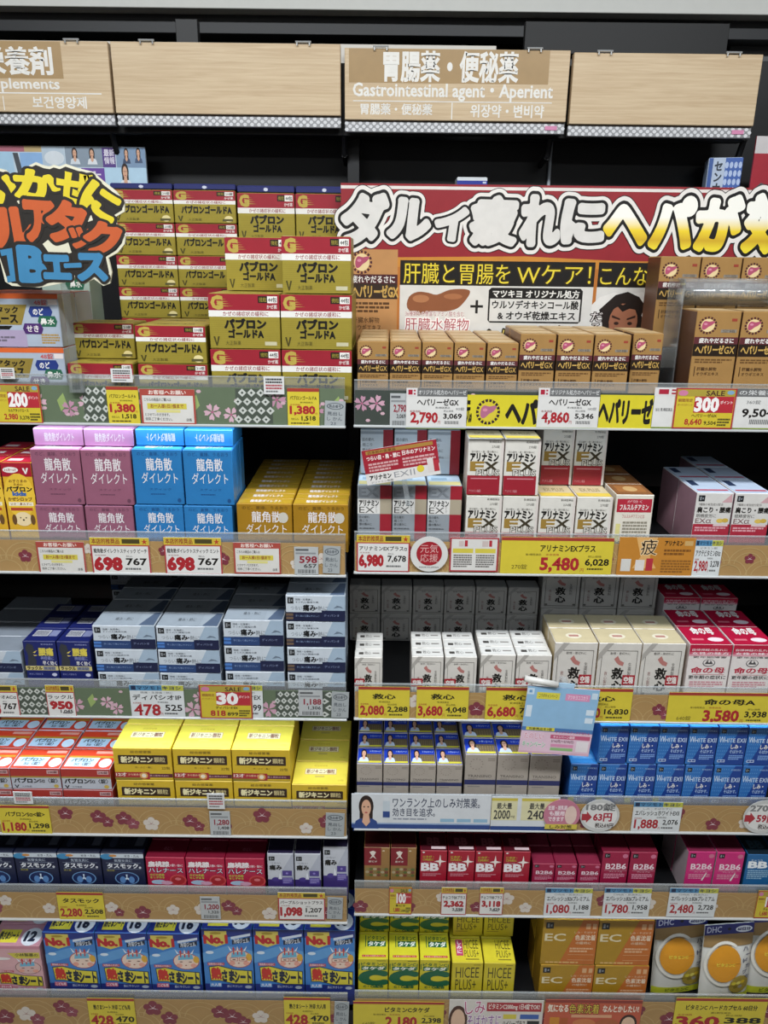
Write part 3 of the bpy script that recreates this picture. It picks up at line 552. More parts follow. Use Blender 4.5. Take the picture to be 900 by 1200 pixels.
kind('jik', 'cold_medicine_box', 'yellow cold-granule box', 'yellow cold-granule boxes', '#d3b02c', '#e4d04e', '#c9a628', [t('総合感冒薬', .30, .84, .66, .92, '#7a6420', .01), r(.05, .49, .93, .51, '#8a7426'), ('p', [(.08, .52), (.09, .50), (.92, .50), (.93, .52), (.93, .76), (.92, .78), (.09, .78), (.08, .76)], '#37251c'), t('新ジキニン', .13, .545, .67, .735, '#efe4b4', .055), t('顆粒', .70, .56, .89, .72, '#d9c890', .01), t('熱・のど・鼻に', .36, .36, .66, .42, '#7a6420'), t('22包', .82, .33, .96, .42, '#5a4a18', .01), r(0, .07, 1, .19, '#5c2430'), t('全薬工業株式会社', .55, .10, .93, .16, '#c9a0a0', .01)],  # top yellow is paler than the front, overhead light put into the colour
     [r(.2, .42, .80, .68, '#c9a58a'), r(.21, .44, .79, .66, '#efe6b8'), t('新ジキニン顆粒', .23, .46, .77, .64, '#8a5a4a', .03), t('総合感冒薬', .36, .78, .62, .85, '#b89c3a'), r(.40, .28, .58, .36, '#c9b45a'), t('22包', .84, .12, .95, .2, '#b89c3a')])
jst = [r(0, .02, .60, .24, '#a32a30'), t('12才', .02, .11, .2, .22, '#f0e4d8', .03), t('から飲める', .23, .13, .45, .2, '#f0c8a0', .01), r(.0, .0, .45, .07, '#8a7a26'), e(.5, .13, .07, .10, '#d9a05a'), e(.5, .13, .04, .06, '#f0e4c8')]
K['jikS'] = dict(K['jik']); K['jikS']['front'] = K['jik']['front'] + jst; K['jikS']['desc'] = 'yellow cold-granule box with red sticker'; K['jikS']['group'] = 'yellow cold-granule boxes with red stickers'
def tr(): return [r(0, .13, 1, .27, '#2b3060'), t('TRANSINO', .10, .34, .86, .415, '#4f4a45', .0), t('WHITE C', .1, .28, .4, .32, '#6a655e')] + [e(.36+.2*math.cos(a*.52), .72+.15*math.sin(a*.52), .022, .016, '#8a8076', 6) for a in range(12)] + [r(.72, .86, .95, .89, '#8a8076'), r(.72, .81, .95, .835, '#8a8076'), r(.1, .06, .5, .09, '#8a8580')]
trtop = [r(.34, .12, 1, .62, '#6a5a44'), r(.0, .0, 1, .13, '#cfc440')]+[e(.4+.09*(i % 7), .2+.09*(i//7), .018, .025, '#a08a5a', 6) for i in range(28)] + woman(.24, .5, .22, .42, '#c9d4e6') + [t('トランシーノ', .5, .74, .95, .86, '#c9d6f0', .02)]
kind('trS', 'skin_tablet_box', 'beige skin-tablet box with blue portrait top', 'beige skin-tablet boxes with blue portrait tops', '#aca297', '#2340b4', '#8f867c', tr(), trtop, .1)
kind('trL', 'skin_tablet_box', 'larger beige skin-tablet box with blue top', 'larger beige skin-tablet boxes', '#aca297', '#2340b4', '#8f867c', tr(), trtop, .1)
kind('wex', 'skin_tablet_box', 'bright blue skin-tablet box', 'bright blue skin-tablet boxes', '#2f6fb6', '#3f92dc', '#1f4f98', [e(.06+.075*i, .1+.09*j, .018, .014, '#5f9ad4', 6) for i in range(7) for j in range(10) if .06+.075*i < .1+.062*j+.1] + [p([(.16, 0), (.74, 1), (1, 1), (1, 0)], '#1a3f8c')] + logo_square(.08, .84, .16, .10) + [t('W', .03, .595, .22, .75, '#cfe0f2', .01), t('HITE EXⅡ', .22, .60, .97, .71, '#cfe0f2', .01), t('しみ・', .48, .43, .84, .54, WH, .03), t('そばかす。', .46, .31, .93, .40, '#b9d0ee', .01), t('第3類医薬品', .6, .88, .95, .92, '#9fbce4'), r(.08, .07, .34, .14, '#c9d8ec'), r(.1, .085, .2, .125, '#1a3f8c'), r(.22, .085, .32, .125, '#1a3f8c')]+lines(.45, .95, .26, 3, .045, '#7fa4dc'), [r(.1, .3, .9, .6, '#6fb4ee')])
K['wexY'] = dict(K['wex']); K['wexY']['front'] = K['wex']['front'] + [r(0, .02, .22, .2, '#b9b84a')]
kind('tas', 'throat_medicine_box', 'dark navy bronchial-tablet box', 'dark navy bronchial-tablet boxes', '#161d3e', '#1b1f30', '#12172e', [r(0, .83, 1, .965, '#c9d2da'), e(.13, .87, .15, .09, '#3f8ab8'), e(.28, .9, .09, .04, '#c98a4a'), t('せき・たん', .55, .86, .9, .93, '#2a3040', .02), t('気管支炎に', .30, .70, .72, .79, '#a9b4c4', .02), r(.10, .665, .92, .675, '#8f9ab0'), r(.10, .47, .92, .48, '#8f9ab0'), t('タスモック。', .13, .50, .92, .65, '#e6eaf0', .04), t('漢方薬', .1, .40, .28, .45, '#b9b04a'), e(.56, .17, .29, .21, '#6f9ccc'), e(.56, .17, .265, .19, '#1a2a5a'), p([(.54, .30), (.58, .30), (.57, .2), (.7, .12), (.72, .05), (.64, .08), (.56, .15), (.48, .08), (.40, .05), (.42, .12), (.55, .2)], '#d5e4f2'), e(.46, .13, .07, .11, '#5f8cc4'), e(.67, .13, .07, .11, '#5f8cc4')], [e(.2, .5, .1, .3, '#3a4258'), t('タスモック', .35, .35, .7, .7, '#4a5268'), r(.74, .3, .95, .75, '#5a6070')])  # top print is dimmed, shade of the shelf above painted in
kind('hal', 'throat_medicine_box', 'crimson throat-granule box', 'crimson throat-granule boxes', '#b01840', '#7a1830', '#86122e', [t('扁桃腺', .06, .67, .60, .85, '#f0e8e8', .05), t('の腫れ・痛みに', .62, .68, .95, .77, '#f0d8dc', .02), ('o', 'ハレナース', .06, .46, .94, .63, '#f4f0f0', [(.07, '#33204e')], 0, 2), e(.8, .2, .22, .2, '#c9484a'), e(.8, .2, .18, .16, '#a8282e'), e(.8, .24, .08, .05, '#d8767a'), t('のどの炎症', .08, .34, .45, .42, '#b9c44a', .03), t('をしずめる', .08, .25, .45, .32, '#b9c44a', .03), e(.3, .12, .2, .08, '#a9c4dc'), e(.5, .1, .15, .07, '#d0a0b8')], [t('のどに', .4, .4, .65, .6, '#c98a98')])  # darker red top carries painted shade from the shelf above
kind('pur', 'painkiller_box', 'white and purple painkiller box', 'white and purple painkiller boxes', '#c3c6ce', '#2a2440', '#8f90a0', logo_square(.06, .78, .22, .13) + [p([(.35, .2), (.95, .98), (1, .98), (1, .2)], '#b0b4c0'), t('つらい', .1, .68, .5, .73, '#5a5c66'), t('痛み', .08, .49, .54, .64, BK, .05), r(.56, .30, .93, .47, '#4a3a86'), e(.74, .385, .05, .03, '#8f80c8'), r(0, 0, 1, .19, '#3c2c72'), e(.3, .19, .15, .07, '#4a3a86'), p([(.4, .2), (.48, .42), (.54, .2)], '#e0e2ea'), r(.55, .04, .95, .25, '#4f4090')]+lines(.58, .92, .22, 4, .04, '#9f94cc'))
kind('vib', 'supplement_box', 'red and brown supplement box', 'red and brown supplement boxes', '#96703f', '#4a1a1a', '#6a4426', [r(0, .42, .66, 1, '#7e1c26'), p([(.2, .86), (.34, .9), (.46, .86), (.38, .74), (.48, .62), (.34, .7), (.2, .62), (.3, .74)], '#e0d4c8'), t('新ビオ', .18, .52, .5, .58, '#e0d4c8', .02)] + [e(.12+.15*(i % 6), .10+.1*(i//6), .08, .045, ['#8a7a4a', '#5f6a3a', '#b0a080', '#7a4a3a'][i % 4], 9) for i in range(18)] + [e(.75, .9, .05, .02, '#d9c8a8')])
kind('bb', 'vitamin_box', 'glossy red vitamin B box with sparkle', 'glossy red vitamin B boxes', '#a51a30', '#4f1420', '#7a1424', [e(.12, .94, .06, .03, WH, 4), t('にきび・', .1, .74, .5, .82, '#b9b43a', .03), t('口内炎に', .1, .64, .5, .72, '#b9b43a', .03), t('チョコラ', .14, .54, .42, .59, '#e4ccd0', .01), t('BB', .06, .28, .68, .54, '#f2eeee', .045), p([(.52, .62), (.70, .66), (.74, .86), (.78, .66), (.98, .62), (.78, .58), (.74, .40), (.70, .58)], '#efe4dc'), t('プラス', .12, .24, .5, .30, '#d8a0a8', .01)]+lines(.1, .8, .18, 2, .06, '#c9808c'), [t('BB', .25, .3, .75, .7, '#8a4a54', .04), r(.4, .05, .98, .2, '#d8c0c4')])  # top and its lettering darkened to paint in the shelf's shade
def b26(c): return logo_square(.08, .80, .20, .14) + [e(.85, .86, .1, .07, '#c9708c'), t('B2B6', .16, .42, .92, .60, '#f0dce2', .02), r(.12, .37, .96, .38, '#d8a0b0'), t('プレミアム', .3, .31, .8, .36, '#e4c0cc')] + lines(.12, .9, .26, 3, .06, '#d890a6')
kind('b26', 'vitamin_box', 'crimson vitamin B2 B6 box', 'crimson vitamin B2 B6 boxes', '#9c1a42', '#8a2a44', '#6a1230', b26(0))
kind('b26b', 'vitamin_box', 'taller crimson vitamin B2 B6 box', 'taller crimson vitamin B2 B6 boxes', '#9c1a42', '#701a30', '#6a1230', b26(0))  # top crimson lowered as painted shade
kind('b26p', 'vitamin_box', 'bright pink vitamin B2 B6 box', 'bright pink vitamin B2 B6 boxes', '#c82a74', '#7a2442', '#b9a9ae', b26(0)+[p([(.6, .05), (.66, .05), (.78, .3), (.74, .3)], WH)], [r(.1, .1, .9, .9, '#6a2038')])  # maroon top is the pink with shade painted in
kind('bbb', 'vitamin_box', 'blue vitamin B box', 'blue vitamin B boxes', '#1f6298', '#16242e', '#16466e', [t('チョコラ', .16, .76, .6, .82, '#cfe0ea', .01), t('BB', .1, .52, .8, .74, '#eef2f4', .045)]+lines(.1, .9, .44, 5, .07, '#8fb4cc'), [t('BB', .2, .3, .8, .7, '#3a5262', .04)])  # near-black top and dull lettering are painted shade
def nes(c1, child, skin='#e6cdbc'):
    q = [r(0, .88, 1, 1, '#22317c') if child != 'b' else r(0, .93, 1, 1, '#c98a98'), r(0, 0, 1, .12, '#22317c' if child != 'b' else '#c98a98'), p([(0, .62), (.5, .74), (1, .66), (1, .5), (.5, .58), (0, .46)], '#5f9ad0' if child != 'b' else '#d8a9ac')]
    if child != 'b':
        q += [p([(.06, .97), (.50, .97), (.50, .78), (.28, .72), (.06, .78)], '#d2bf5a'), t('No.1', .05, .78, .50, .90, '#b3262e', .07, .02), e(.28, .935, .12, .02, '#a08a30', 8), p([(.58, .88), (.97, .94), (.97, .90), (.58, .84)], '#cfd8e4'), p([(.60, .76), (.96, .81), (.96, .88), (.60, .83)], '#1a2238'), t('冷却ジェル', .63, .78, .93, .86, '#e0e6ee', .02, .09), e(.14, .63, .08, .025, '#d5e2ee')]
    else: q += [p([(.35, .84), (.98, .86), (.98, .74), (.5, .72)], '#cfc04e'), t('小林製薬の', .5, .77, .95, .84, '#3a3a2a', .02), e(.2, .72, .2, .03, '#e4e0dc')]
    q += [e(.72, .53, .26, .145, '#b04038' if child != 'b' else '#7a5a5a'), e(.72, .53, .245, .135, skin), e(.92, .56, .06, .06, '#d8a840') if child != 'b' else e(.9, .52, .03, .03, skin), p([(.56, .55), (.86, .57), (.85, .65), (.58, .63)], '#6fb0cc')]
    q += [p([(x-.012, .6), (x-.012, .68), (x-.03, .68), (x, .73), (x+.03, .68), (x+.012, .68), (x+.012, .6)], '#c0403c') for x in (.62, .70, .78)]
    q += [p([(x-.02+d, .66), (x+d*2.2, .74), (x+.02+d, .66)], '#dfe8ef') for x, d in ((.62, -.05), (.70, 0), (.78, .05))]
    q += [e(.62, .52, .035, .008, '#5a3028', 8), e(.80, .52, .035, .008, '#5a3028', 8), e(.58, .46, .06, .035, '#e0a08e'), e(.86, .46, .06, .035, '#e0a08e'), e(.71, .46, .02, .01, '#8a4a3a', 8)]
    if child == 'a':
        for x in (.62, .80): q += [r(x-.075, .495, x+.075, .502, '#b04038'), r(x-.075, .545, x+.075, .552, '#b04038'), r(x-.08, .495, x-.07, .552, '#b04038'), r(x+.07, .495, x+.08, .552, '#b04038')]
    q += [p([(.10, .40), (.3, .42), (.6, .36), (.97, .34), (.97, .12), (.6, .12), (.3, .17), (.12, .17)], '#1a2238'), p([(.115, .39), (.3, .41), (.6, .35), (.955, .33), (.955, .13), (.6, .13), (.3, .18), (.135, .18)], '#d9cb3e'),
          t('熱', .15, .20, .34, .38, '#c03228', .06), t('さま', .36, .17, .60, .34, '#1a2238', .06), t('シート', .61, .15, .94, .32, '#1a2238', .06), r(.08, .42, .42, .465, '#b8485a'), t('発熱時の冷却に', .1, .425, .4, .46, '#f0e0e0', .01), r(.10, .07, .34, .14, '#c95f78' if child != 'a' else '#5f9ad8'), t({'c': 'こども用', 'a': '大人用', 'b': '赤ちゃん用'}[child], .12, .08, .32, .13, '#f4eef0', .02), t('肌にやさしい', .45, .06, .75, .10, '#c9d4ea', .01), e(.88, .07, .07, .025, '#aab4c4')]
    return q
ntop = lambda n, c: [r(.1, .1, .52, .75, '#d9cb3e'), t('熱さまシート', .12, .25, .5, .65, '#1a2238', .05), e(.78, .4, .2, .45, '#d8dce2'), t(n, .66, .2, .86, .65, '#1a2238', .06)]
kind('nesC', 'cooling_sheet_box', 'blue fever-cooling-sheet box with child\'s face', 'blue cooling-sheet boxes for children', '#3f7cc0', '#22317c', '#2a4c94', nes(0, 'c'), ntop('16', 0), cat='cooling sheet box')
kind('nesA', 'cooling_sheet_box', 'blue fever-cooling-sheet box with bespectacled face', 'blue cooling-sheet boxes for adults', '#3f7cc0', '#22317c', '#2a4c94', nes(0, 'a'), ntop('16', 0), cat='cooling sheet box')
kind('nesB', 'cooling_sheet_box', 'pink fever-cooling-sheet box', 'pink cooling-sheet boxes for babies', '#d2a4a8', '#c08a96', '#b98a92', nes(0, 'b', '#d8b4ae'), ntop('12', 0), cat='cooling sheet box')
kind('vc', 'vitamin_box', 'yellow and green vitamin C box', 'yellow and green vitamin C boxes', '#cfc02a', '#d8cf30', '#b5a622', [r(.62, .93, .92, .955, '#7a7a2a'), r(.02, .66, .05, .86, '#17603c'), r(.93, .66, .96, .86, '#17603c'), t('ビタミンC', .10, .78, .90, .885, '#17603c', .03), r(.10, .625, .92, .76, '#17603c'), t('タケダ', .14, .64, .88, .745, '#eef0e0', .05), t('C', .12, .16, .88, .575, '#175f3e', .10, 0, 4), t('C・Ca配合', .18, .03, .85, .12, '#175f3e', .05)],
     [r(.1, .04, .95, .13, '#c0503a'), t('1日1回から', .14, .06, .9, .11, '#efe4c8'), r(.28, .48, .95, .72, '#17603c'), t('タケダ', .32, .5, .92, .7, '#eef0e0', .05), t('ビタミンC', .3, .76, .94, .93, '#17603c', .03), r(.2, .46, .23, .95, '#17603c')])
kind('hic', 'vitamin_box', 'yellow vitamin box with tall thin lettering', 'yellow vitamin boxes with tall lettering', '#cdbb2e', '#d8c834', '#b5a428', [t('HICEE', .13, .60, .88, .88, '#4a4420', .0), t('PLUS+', .13, .28, .80, .56, '#4a4420', .0), r(.1, .2, .5, .23, '#8a7c2a'), r(.7, .93, .92, .95, '#8a7c2a')], [t('HICEE', .42, .55, .92, .95, '#5a5224', .0), t('PLUS+', .42, .2, .92, .5, '#5a5224', .0), r(.45, .08, .9, .13, '#8a7c2a')])
K['hicP'] = dict(K['hic']); K['hicP']['topels'] = K['hic']['topels'] + [r(.14, .25, .38, .95, '#c0406a'), t('し\nみ\nに', .18, .35, .34, .9, '#f4e4ea', .03)]; K['hicP']['desc'] = 'yellow vitamin box with pink sticker on top'
kind('ec', 'vitamin_box', 'gold and orange vitamin E C box', 'gold and orange vitamin E C boxes', '#ab8420', '#c99a2c', '#8f6c18', [p([(.34, 0), (.72, 1), (1, 1), (1, 0)], '#bd6a2a')] + logo_square(.05, .80, .14, .14) + [t('EC', .05, .53, .42, .69, '#ddd0aa', .02), t('しみ・そばかす', .58, .70, .97, .75, '#e0c8a8'), t('色素沈着', .60, .55, .97, .67, '#ecd9be', .02), t('の緩和に', .62, .46, .9, .52, '#e0c8a8', .01), r(.9, .8, .97, .92, '#d8a87a'), r(.78, .8, .86, .92, '#d8a87a'), r(.5, .22, .97, .228, '#d8a87a'), r(.5, .10, .97, .108, '#d8a87a')]+lines(.52, .95, .38, 2, .06, '#dcae84')+lines(.1, .9, .06, 1, .05, '#d8b070'), [p([(.5, 0), (.75, 1), (1, 1), (1, 0)], '#cf7a32')])
# ---------------------------------------------------------------- stacks of cartons
ON = ['first', 'second', 'third', 'fourth', 'fifth', 'sixth', 'seventh', 'eighth', 'ninth', 'tenth', 'eleventh']
def layer_word(i, n): return '' if n == 1 else ('bottom layer' if i == 0 else ('top layer' if i == n-1 else ON[i]+' layer up'))
def col_word(i, n): return '' if n == 1 else (('left column' if i == 0 else 'right column') if n == 2 else ('leftmost column' if i == 0 else ('rightmost column' if i == n-1 else ON[i]+' column')))
def row_word(i, n): return '' if n == 1 else ('front row' if i == 0 else ('rear row' if i == n-1 else ON[i]+' row'))
def carton_meshes(key, w, d, h, v0=0):
    k = K[key]; R_, M_ = k['rough'], k['metal']
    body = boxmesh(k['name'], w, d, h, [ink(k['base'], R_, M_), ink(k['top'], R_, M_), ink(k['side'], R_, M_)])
    A = Art(w, h); A.add(shift(k['front'], v0)); pr = A.meshes(front_map(w))
    mg = .0018; fl = boxmesh('top_flap', w-2*mg, d-2*mg, .0005, [ink(k['top'], R_, M_)], 0, None, mg, h+.0002)
    A = Art(w-2*mg, d-2*mg); A.add(k['topels'])
    tp = A.meshes(lambda a, b, off: (a-w/2+mg, b+mg, h+.0007+off))
    return body, pr, fl, tp
def stack(key, row, side, xl, xr, ytop, n, L=1, D=1, d=.06, Y=YF, base=None, h=None, where='', keep=None, jit=1.0, rear=2, slack=0, kindmap=None, yaw=0, v0=0):
    z0 = DECK[side, row]+.0004 if base is None else base
    X0 = at(xl, ytop, Y).x; X1 = at(xr, ytop, Y).x; zt = at((xl+xr)/2, ytop, Y).z
    if h is None: H = (zt-z0)/L
    else: H = h
    pitch = (X1-X0)/n; w = pitch-.0022; cache = {}
    for c in range(n):
        for q in range(D):
            for l in range(L):
                if keep and not keep(c, q, l): continue
                ky = kindmap(c, q, l) if kindmap else key
                if ky not in cache: cache[ky] = carton_meshes(ky, w, d-.0018, H-.0016, v0)
                body, pr, fl, tp = cache[ky]; k = K[ky]
                ob = link(bpy.data.objects.new(k['name'], body))
                ob.location = (X0+(c+.5)*pitch+random.uniform(-.0005, .0005)*jit, Y+q*d+(random.uniform(0, .0008) if q == 0 else 0), z0+l*H+.0002)
                ob.rotation_euler = (0, 0, math.radians(random.uniform(-.35, .35)*jit)+yaw)
                wd = [x for x in (where, layer_word(l, L), col_word(c, n), row_word(q, D)) if x]
                tagit(ob, k['desc']+(', '+', '.join(wd) if wd else ''), k['cat'], k['group'])
                if q < rear or l == L-1 and q < rear:
                    for nm, me in pr: link(bpy.data.objects.new(nm, me), ob)
                if l == L-1 or q == 0:
                    f = link(bpy.data.objects.new('top_flap', fl), ob)
                    if l == L-1:
                        for nm, me in tp: link(bpy.data.objects.new('flap_'+nm, me), f)
    return dict(top=z0+L*H, h=H, w=pitch, x0=X0, x1=X1)
T2 = .0006
# --- top shelf, left bay
stack('lulu', 0, 'L', -44, 67, 343, 1, L=2, D=2, d=.07)
stack('lulug', 0, 'L', 45, 103, 312, 1, L=2, D=1, d=.06, Y=1.395)
stack('pab210', 0, 'L', 157, 241, 381, 1, L=2, D=2, d=.075, where='right front pile')
s = stack('pab210', 0, 'L', 78, 156, 425, 1, L=1, D=2, d=.075, where='left front pile base')
stack('pab210', 0, 'L', 80, 156, 378, 1, L=1, D=1, d=.075, Y=YF+.05, base=s['top']+T2, where='set back on left pile')
s = stack('pab210', 0, 'L', 128, 276, 222, 2, L=6, D=1, d=.075, Y=1.47, where='rear wall', jit=.5)
stack('bluetop', 0, 'L', 128, 276, 214.5, 2, d=.07, Y=1.475, base=s['top']+T2, where='over the long boxes')
s = stack('pab44', 0, 'L', 277, 414, 226, 2, L=4, D=1, d=.08, Y=1.47, where='rear wall', jit=.5)
stack('bluetop', 0, 'L', 277, 414, 217.5, 2, d=.07, Y=1.475, base=s['top']+T2, where='over the tall boxes')
s = stack('pab44', 0, 'L', 242, 413, 344, 2, L=2, D=2, d=.088, where='lower front pile')
stack('pab44', 0, 'L', 328.5, 412, 281, 1, d=.088, base=s['top']+T2, h=s['h'], where='top of pile at right')
stack('pab44', 0, 'L', 262, 340, 281, 1, d=.088, Y=YF+.09, base=s['top']+T2, h=s['h'], where='set back on pile top')
# --- top shelf, right bay
stack('hepa', 0, 'R', 418, 609, 400, 5, D=4, d=.056, where='low block', v0=0.2)
stack('hepa', 0, 'R', 610, 741, 391, 3, D=3, d=.056, where='middle block', v0=0.2)
stack('hepa', 0, 'R', 742, 779, 390, 1, D=2, d=.056, Y=YF+.012, where='right of middle block', v0=0.2)
hl = stack('hepa', 0, 'R', 817, 925, 364, 2, D=1, d=.072, where='big front pair', v0=0.27)
zr = at(847, 303, 1.335).z-hl['h']
stack('hepa', 0, 'R', 774, 920, 303, 3, d=.068, Y=1.335, base=zr+.0032, h=hl['h'], where='on clear riser', v0=0.27)
rs = tagit(link(bpy.data.objects.new('acrylic_riser', None)), 'clear acrylic riser holding up the rear liver-tonic boxes', 'display stand')
xa, xb = at(768, 303, 1.335).x, at(926, 303, 1.335).x; zd = DECK['R', 0]
boxat('riser_top', xa, xb, 1.325, 1.43, zr, zr+.003, ACRYL, rs, 0)
for x in (xa, xb-.003): boxat('riser_leg', x, x+.003, 1.325, 1.43, zd+.0005, zr-.0002, ACRYL, rs, 0)
cv_ = tagit(link(bpy.data.objects.new('clear_cover', None)), 'clear bent plastic cover above the big liver-tonic boxes', 'plastic cover')
xa, xb = at(792, 345, 1.30).x, at(930, 345, 1.30).x; za, zb = hl['top']+.004, at(850, 327, 1.30).z
vs, fs = [], []; n = 12
for i in range(n+1):
    tt = i/n; y = 1.300-.06*math.sin(tt*math.pi/2)*.0-.075*(tt**2)*.6; z = zb-(zb-za)*tt
    vs += [(xa, 1.30-.028*math.sin(tt*math.pi), z), (xb, 1.30-.028*math.sin(tt*math.pi), z)]
for i in range(n): fs.append((2*i, 2*i+1, 2*i+3, 2*i+2))
o_ = link(bpy.data.objects.new('bent_sheet', mesh('bent_sheet', vs, fs, [clear('bent_plastic', (.9, .92, .92, 1), .22, .10, .12)], None, True)), cv_)
md = o_.modifiers.new('thick', 'SOLIDIFY'); md.thickness = .0015
boxat('cover_side', xa-.0025, xa-.0005, 1.262, 1.33, zd+.0005, zb, ACRYL, cv_, 0)
# boxes on the very top, peeping over the banner
stack('senna', 0, 'R', 832, 871, 184, 1, d=.06, Y=1.60, base=at(850, 230, 1.60).z, where='at the top right corner', yaw=math.radians(-14))
stack('bluehalf', 0, 'R', 535, 572, 207, 1, d=.05, Y=1.60, base=at(850, 230, 1.60).z, where='peeping over the red banner')
boxat_t = boxat('ledge_shelf', XR0+.03, XR1, 1.50, YB-.005, at(850, 230, 1.60).z-.012, at(850, 230, 1.60).z-.0005, M_DECK, fr)
# --- second shelf, left bay
stack('kids', 1, 'L', -38, 35.5, 541, 2, D=3, d=.05, v0=0.25)
s = stack('ryuP', 1, 'L', 40, 155, 592, 2, D=4, d=.034, where='lower tier')
s2 = stack('ryuP', 1, 'L', 33, 152, 526, 2, D=3, d=.034, base=s['top']+T2, where='upper tier')
stack('ryuPF', 1, 'L', 37, 156, 501.5, 2, d=.085, Y=YF+.018, base=s2['top']+T2)
s = stack('ryuB', 1, 'L', 156, 272.5, 592, 2, D=4, d=.034, where='lower tier')
s2 = stack('ryuB', 1, 'L', 153, 272, 526, 2, D=3, d=.034, base=s['top']+T2, where='upper tier')
stack('ryuBF', 1, 'L', 157, 273, 502.5, 2, d=.085, Y=YF+.018, base=s2['top']+T2)
stack('ryuG', 1, 'L', 276, 409, 590, 2, D=10, d=.0305, jit=.6, rear=1)
# --- second shelf, right bay
s = stack('alinS', 1, 'R', 418, 543, 568, 3, D=2, d=.066, v0=0.3)
stack('alinW', 1, 'R', 422, 541, 503, 3, d=.066, Y=YF+.064, base=s['top']+T2)
s = stack('alinP', 1, 'R', 546, 720, 581, 4, D=2, d=.068, where='lower tier')
stack('alinP', 1, 'R', 549, 636, 513, 2, d=.062, base=s['top']+T2, where='upper tier in front')
stack('alinP', 1, 'R', 637, 714, 501, 2, d=.066, Y=YF+.066, base=s['top']+T2, where='upper tier set back')
stack('fuls', 1, 'R', 722, 768, 579, 1, D=3, d=.066)
stack('kata', 1, 'R', 817, 907, 577, 2, D=3, d=.085, keep=lambda c, q, l: not (c == 0 and q == 2), v0=0.3)
# --- third shelf, left bay
stack('dipC', 2, 'L', -52, 24, 762, 1, L=2, D=4, d=.058)
stack('racol', 2, 'L', 25, 105, 751, 2, D=3, d=.052, v0=0.3)
stack('dip', 2, 'L', 107, 256, 733, 2, L=3, D=4, d=.055, where='main pile')
stack('dip', 2, 'L', 128, 268, 673, 2, L=4, D=1, d=.055, Y=YF+.223, where='rear pile')
stack('dip', 2, 'L', 260, 332, 726, 1, L=3, D=3, d=.055, where='third pile')
stack('dipB', 2, 'L', 333.5, 405, 697, 1, L=4, D=2, d=.055)
# --- third shelf, right bay
stack('kyu', 2, 'R', 415, 449, 770, 1, D=3, d=.033, where='alone at left')
stack('kyu', 2, 'R', 482, 560, 769, 2, D=3, d=.033, where='middle pair')
stack('kyu', 2, 'R', 563, 648, 767, 2, D=3, d=.033, where='larger pair', keep=lambda c, q, l: True)
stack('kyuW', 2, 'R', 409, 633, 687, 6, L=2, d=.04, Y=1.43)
stack('kyuB', 2, 'R', 650, 806, 753, 3, D=2, d=.058, where='front block')
K['kyuC'] = dict(K['kyuW']); K['kyuC'].update(desc='dim cream heart-tonic box', group='cream heart-tonic boxes in the rear')  # shares the shade-darkened colours of the rear wall boxes
stack('kyuC', 2, 'R', 637, 774, 669, 3, L=2, d=.05, Y=1.42)
stack('ino', 2, 'R', 808.5, 911, 755, 2, D=2, d=.072, where='front block', v0=0.2)
stack('ino', 2, 'R', 778, 866, 700, 2, L=2, D=1, d=.07, Y=1.40, where='rear pile', v0=0.1)
# --- fourth shelf, left bay
stack('pabS', 3, 'L', -49, 129, 900, 3, L=2, D=3, d=.062)
stack('jik', 3, 'L', 131, 340, 877, 3, L=2, D=2, d=.078, where='main block', kindmap=lambda c, q, l: 'jikS' if (q == 0 and l == 1) else 'jik')
stack('jikS', 3, 'L', 341, 407, 919, 1, D=3, d=.072, where='low pile', kindmap=lambda c, q, l: 'jikS' if q == 0 else 'jik')
# --- fourth shelf, right bay
stack('trS', 3, 'R', 417.5, 543, 895, 4, D=4, d=.05, rear=1, v0=0.4)
stack('trL', 3, 'R', 545, 660, 884, 3, D=3, d=.052, rear=1, v0=0.33)
s = stack('wex', 3, 'R', 669, 905, 896, 7, D=2, d=.052, where='lower tier', kindmap=lambda c, q, l: 'wexY' if c in (0, 1, 2, 3) else 'wex', v0=0.08)
stack('wex', 3, 'R', 704, 914, 851, 6, D=2, d=.052, base=s['top']+T2, where='upper tier')
# --- fifth shelf, left bay
stack('tas', 4, 'L', -36, 168, 998, 4, D=3, d=.058, v0=0.3)
stack('hal', 4, 'L', 169, 310, 1005, 3, D=3, d=.05, v0=0.3)
stack('pur', 4, 'L', 312, 376, 1000, 2, D=2, d=.05, where='left pair', v0=0.3)
stack('pur', 4, 'L', 377.5, 408, 992, 1, D=2, d=.05, where='taller one at right', v0=0.33)
# --- fifth shelf, right bay
stack('vib', 4, 'R', 426, 489, 993, 2, D=2, d=.055, v0=0.3)
stack('bb', 4, 'R', 492, 623, 997, 4, D=2, d=.052, v0=0.33)
stack('b26', 4, 'R', 624, 705, 1012, 3, D=3, d=.05, v0=0.4)
stack('b26b', 4, 'R', 706.5, 772, 998, 2, D=2, d=.055, v0=0.3)
stack('b26p', 4, 'R', 807, 874.5, 998, 2, D=2, d=.062, v0=0.3)
stack('bbb', 4, 'R', 876.5, 940, 1001, 2, D=2, d=.055, v0=0.33)
# --- sixth shelf, left bay
stack('nesB', 5, 'L', -15, 46, 1108, 1, D=2, d=.055, v0=0.17)
stack('nesC', 5, 'L', 48, 233, 1093, 3, D=2, d=.055, v0=0.17)
stack('nesA', 5, 'L', 234.5, 416, 1089, 3, D=2, d=.055, v0=0.17)
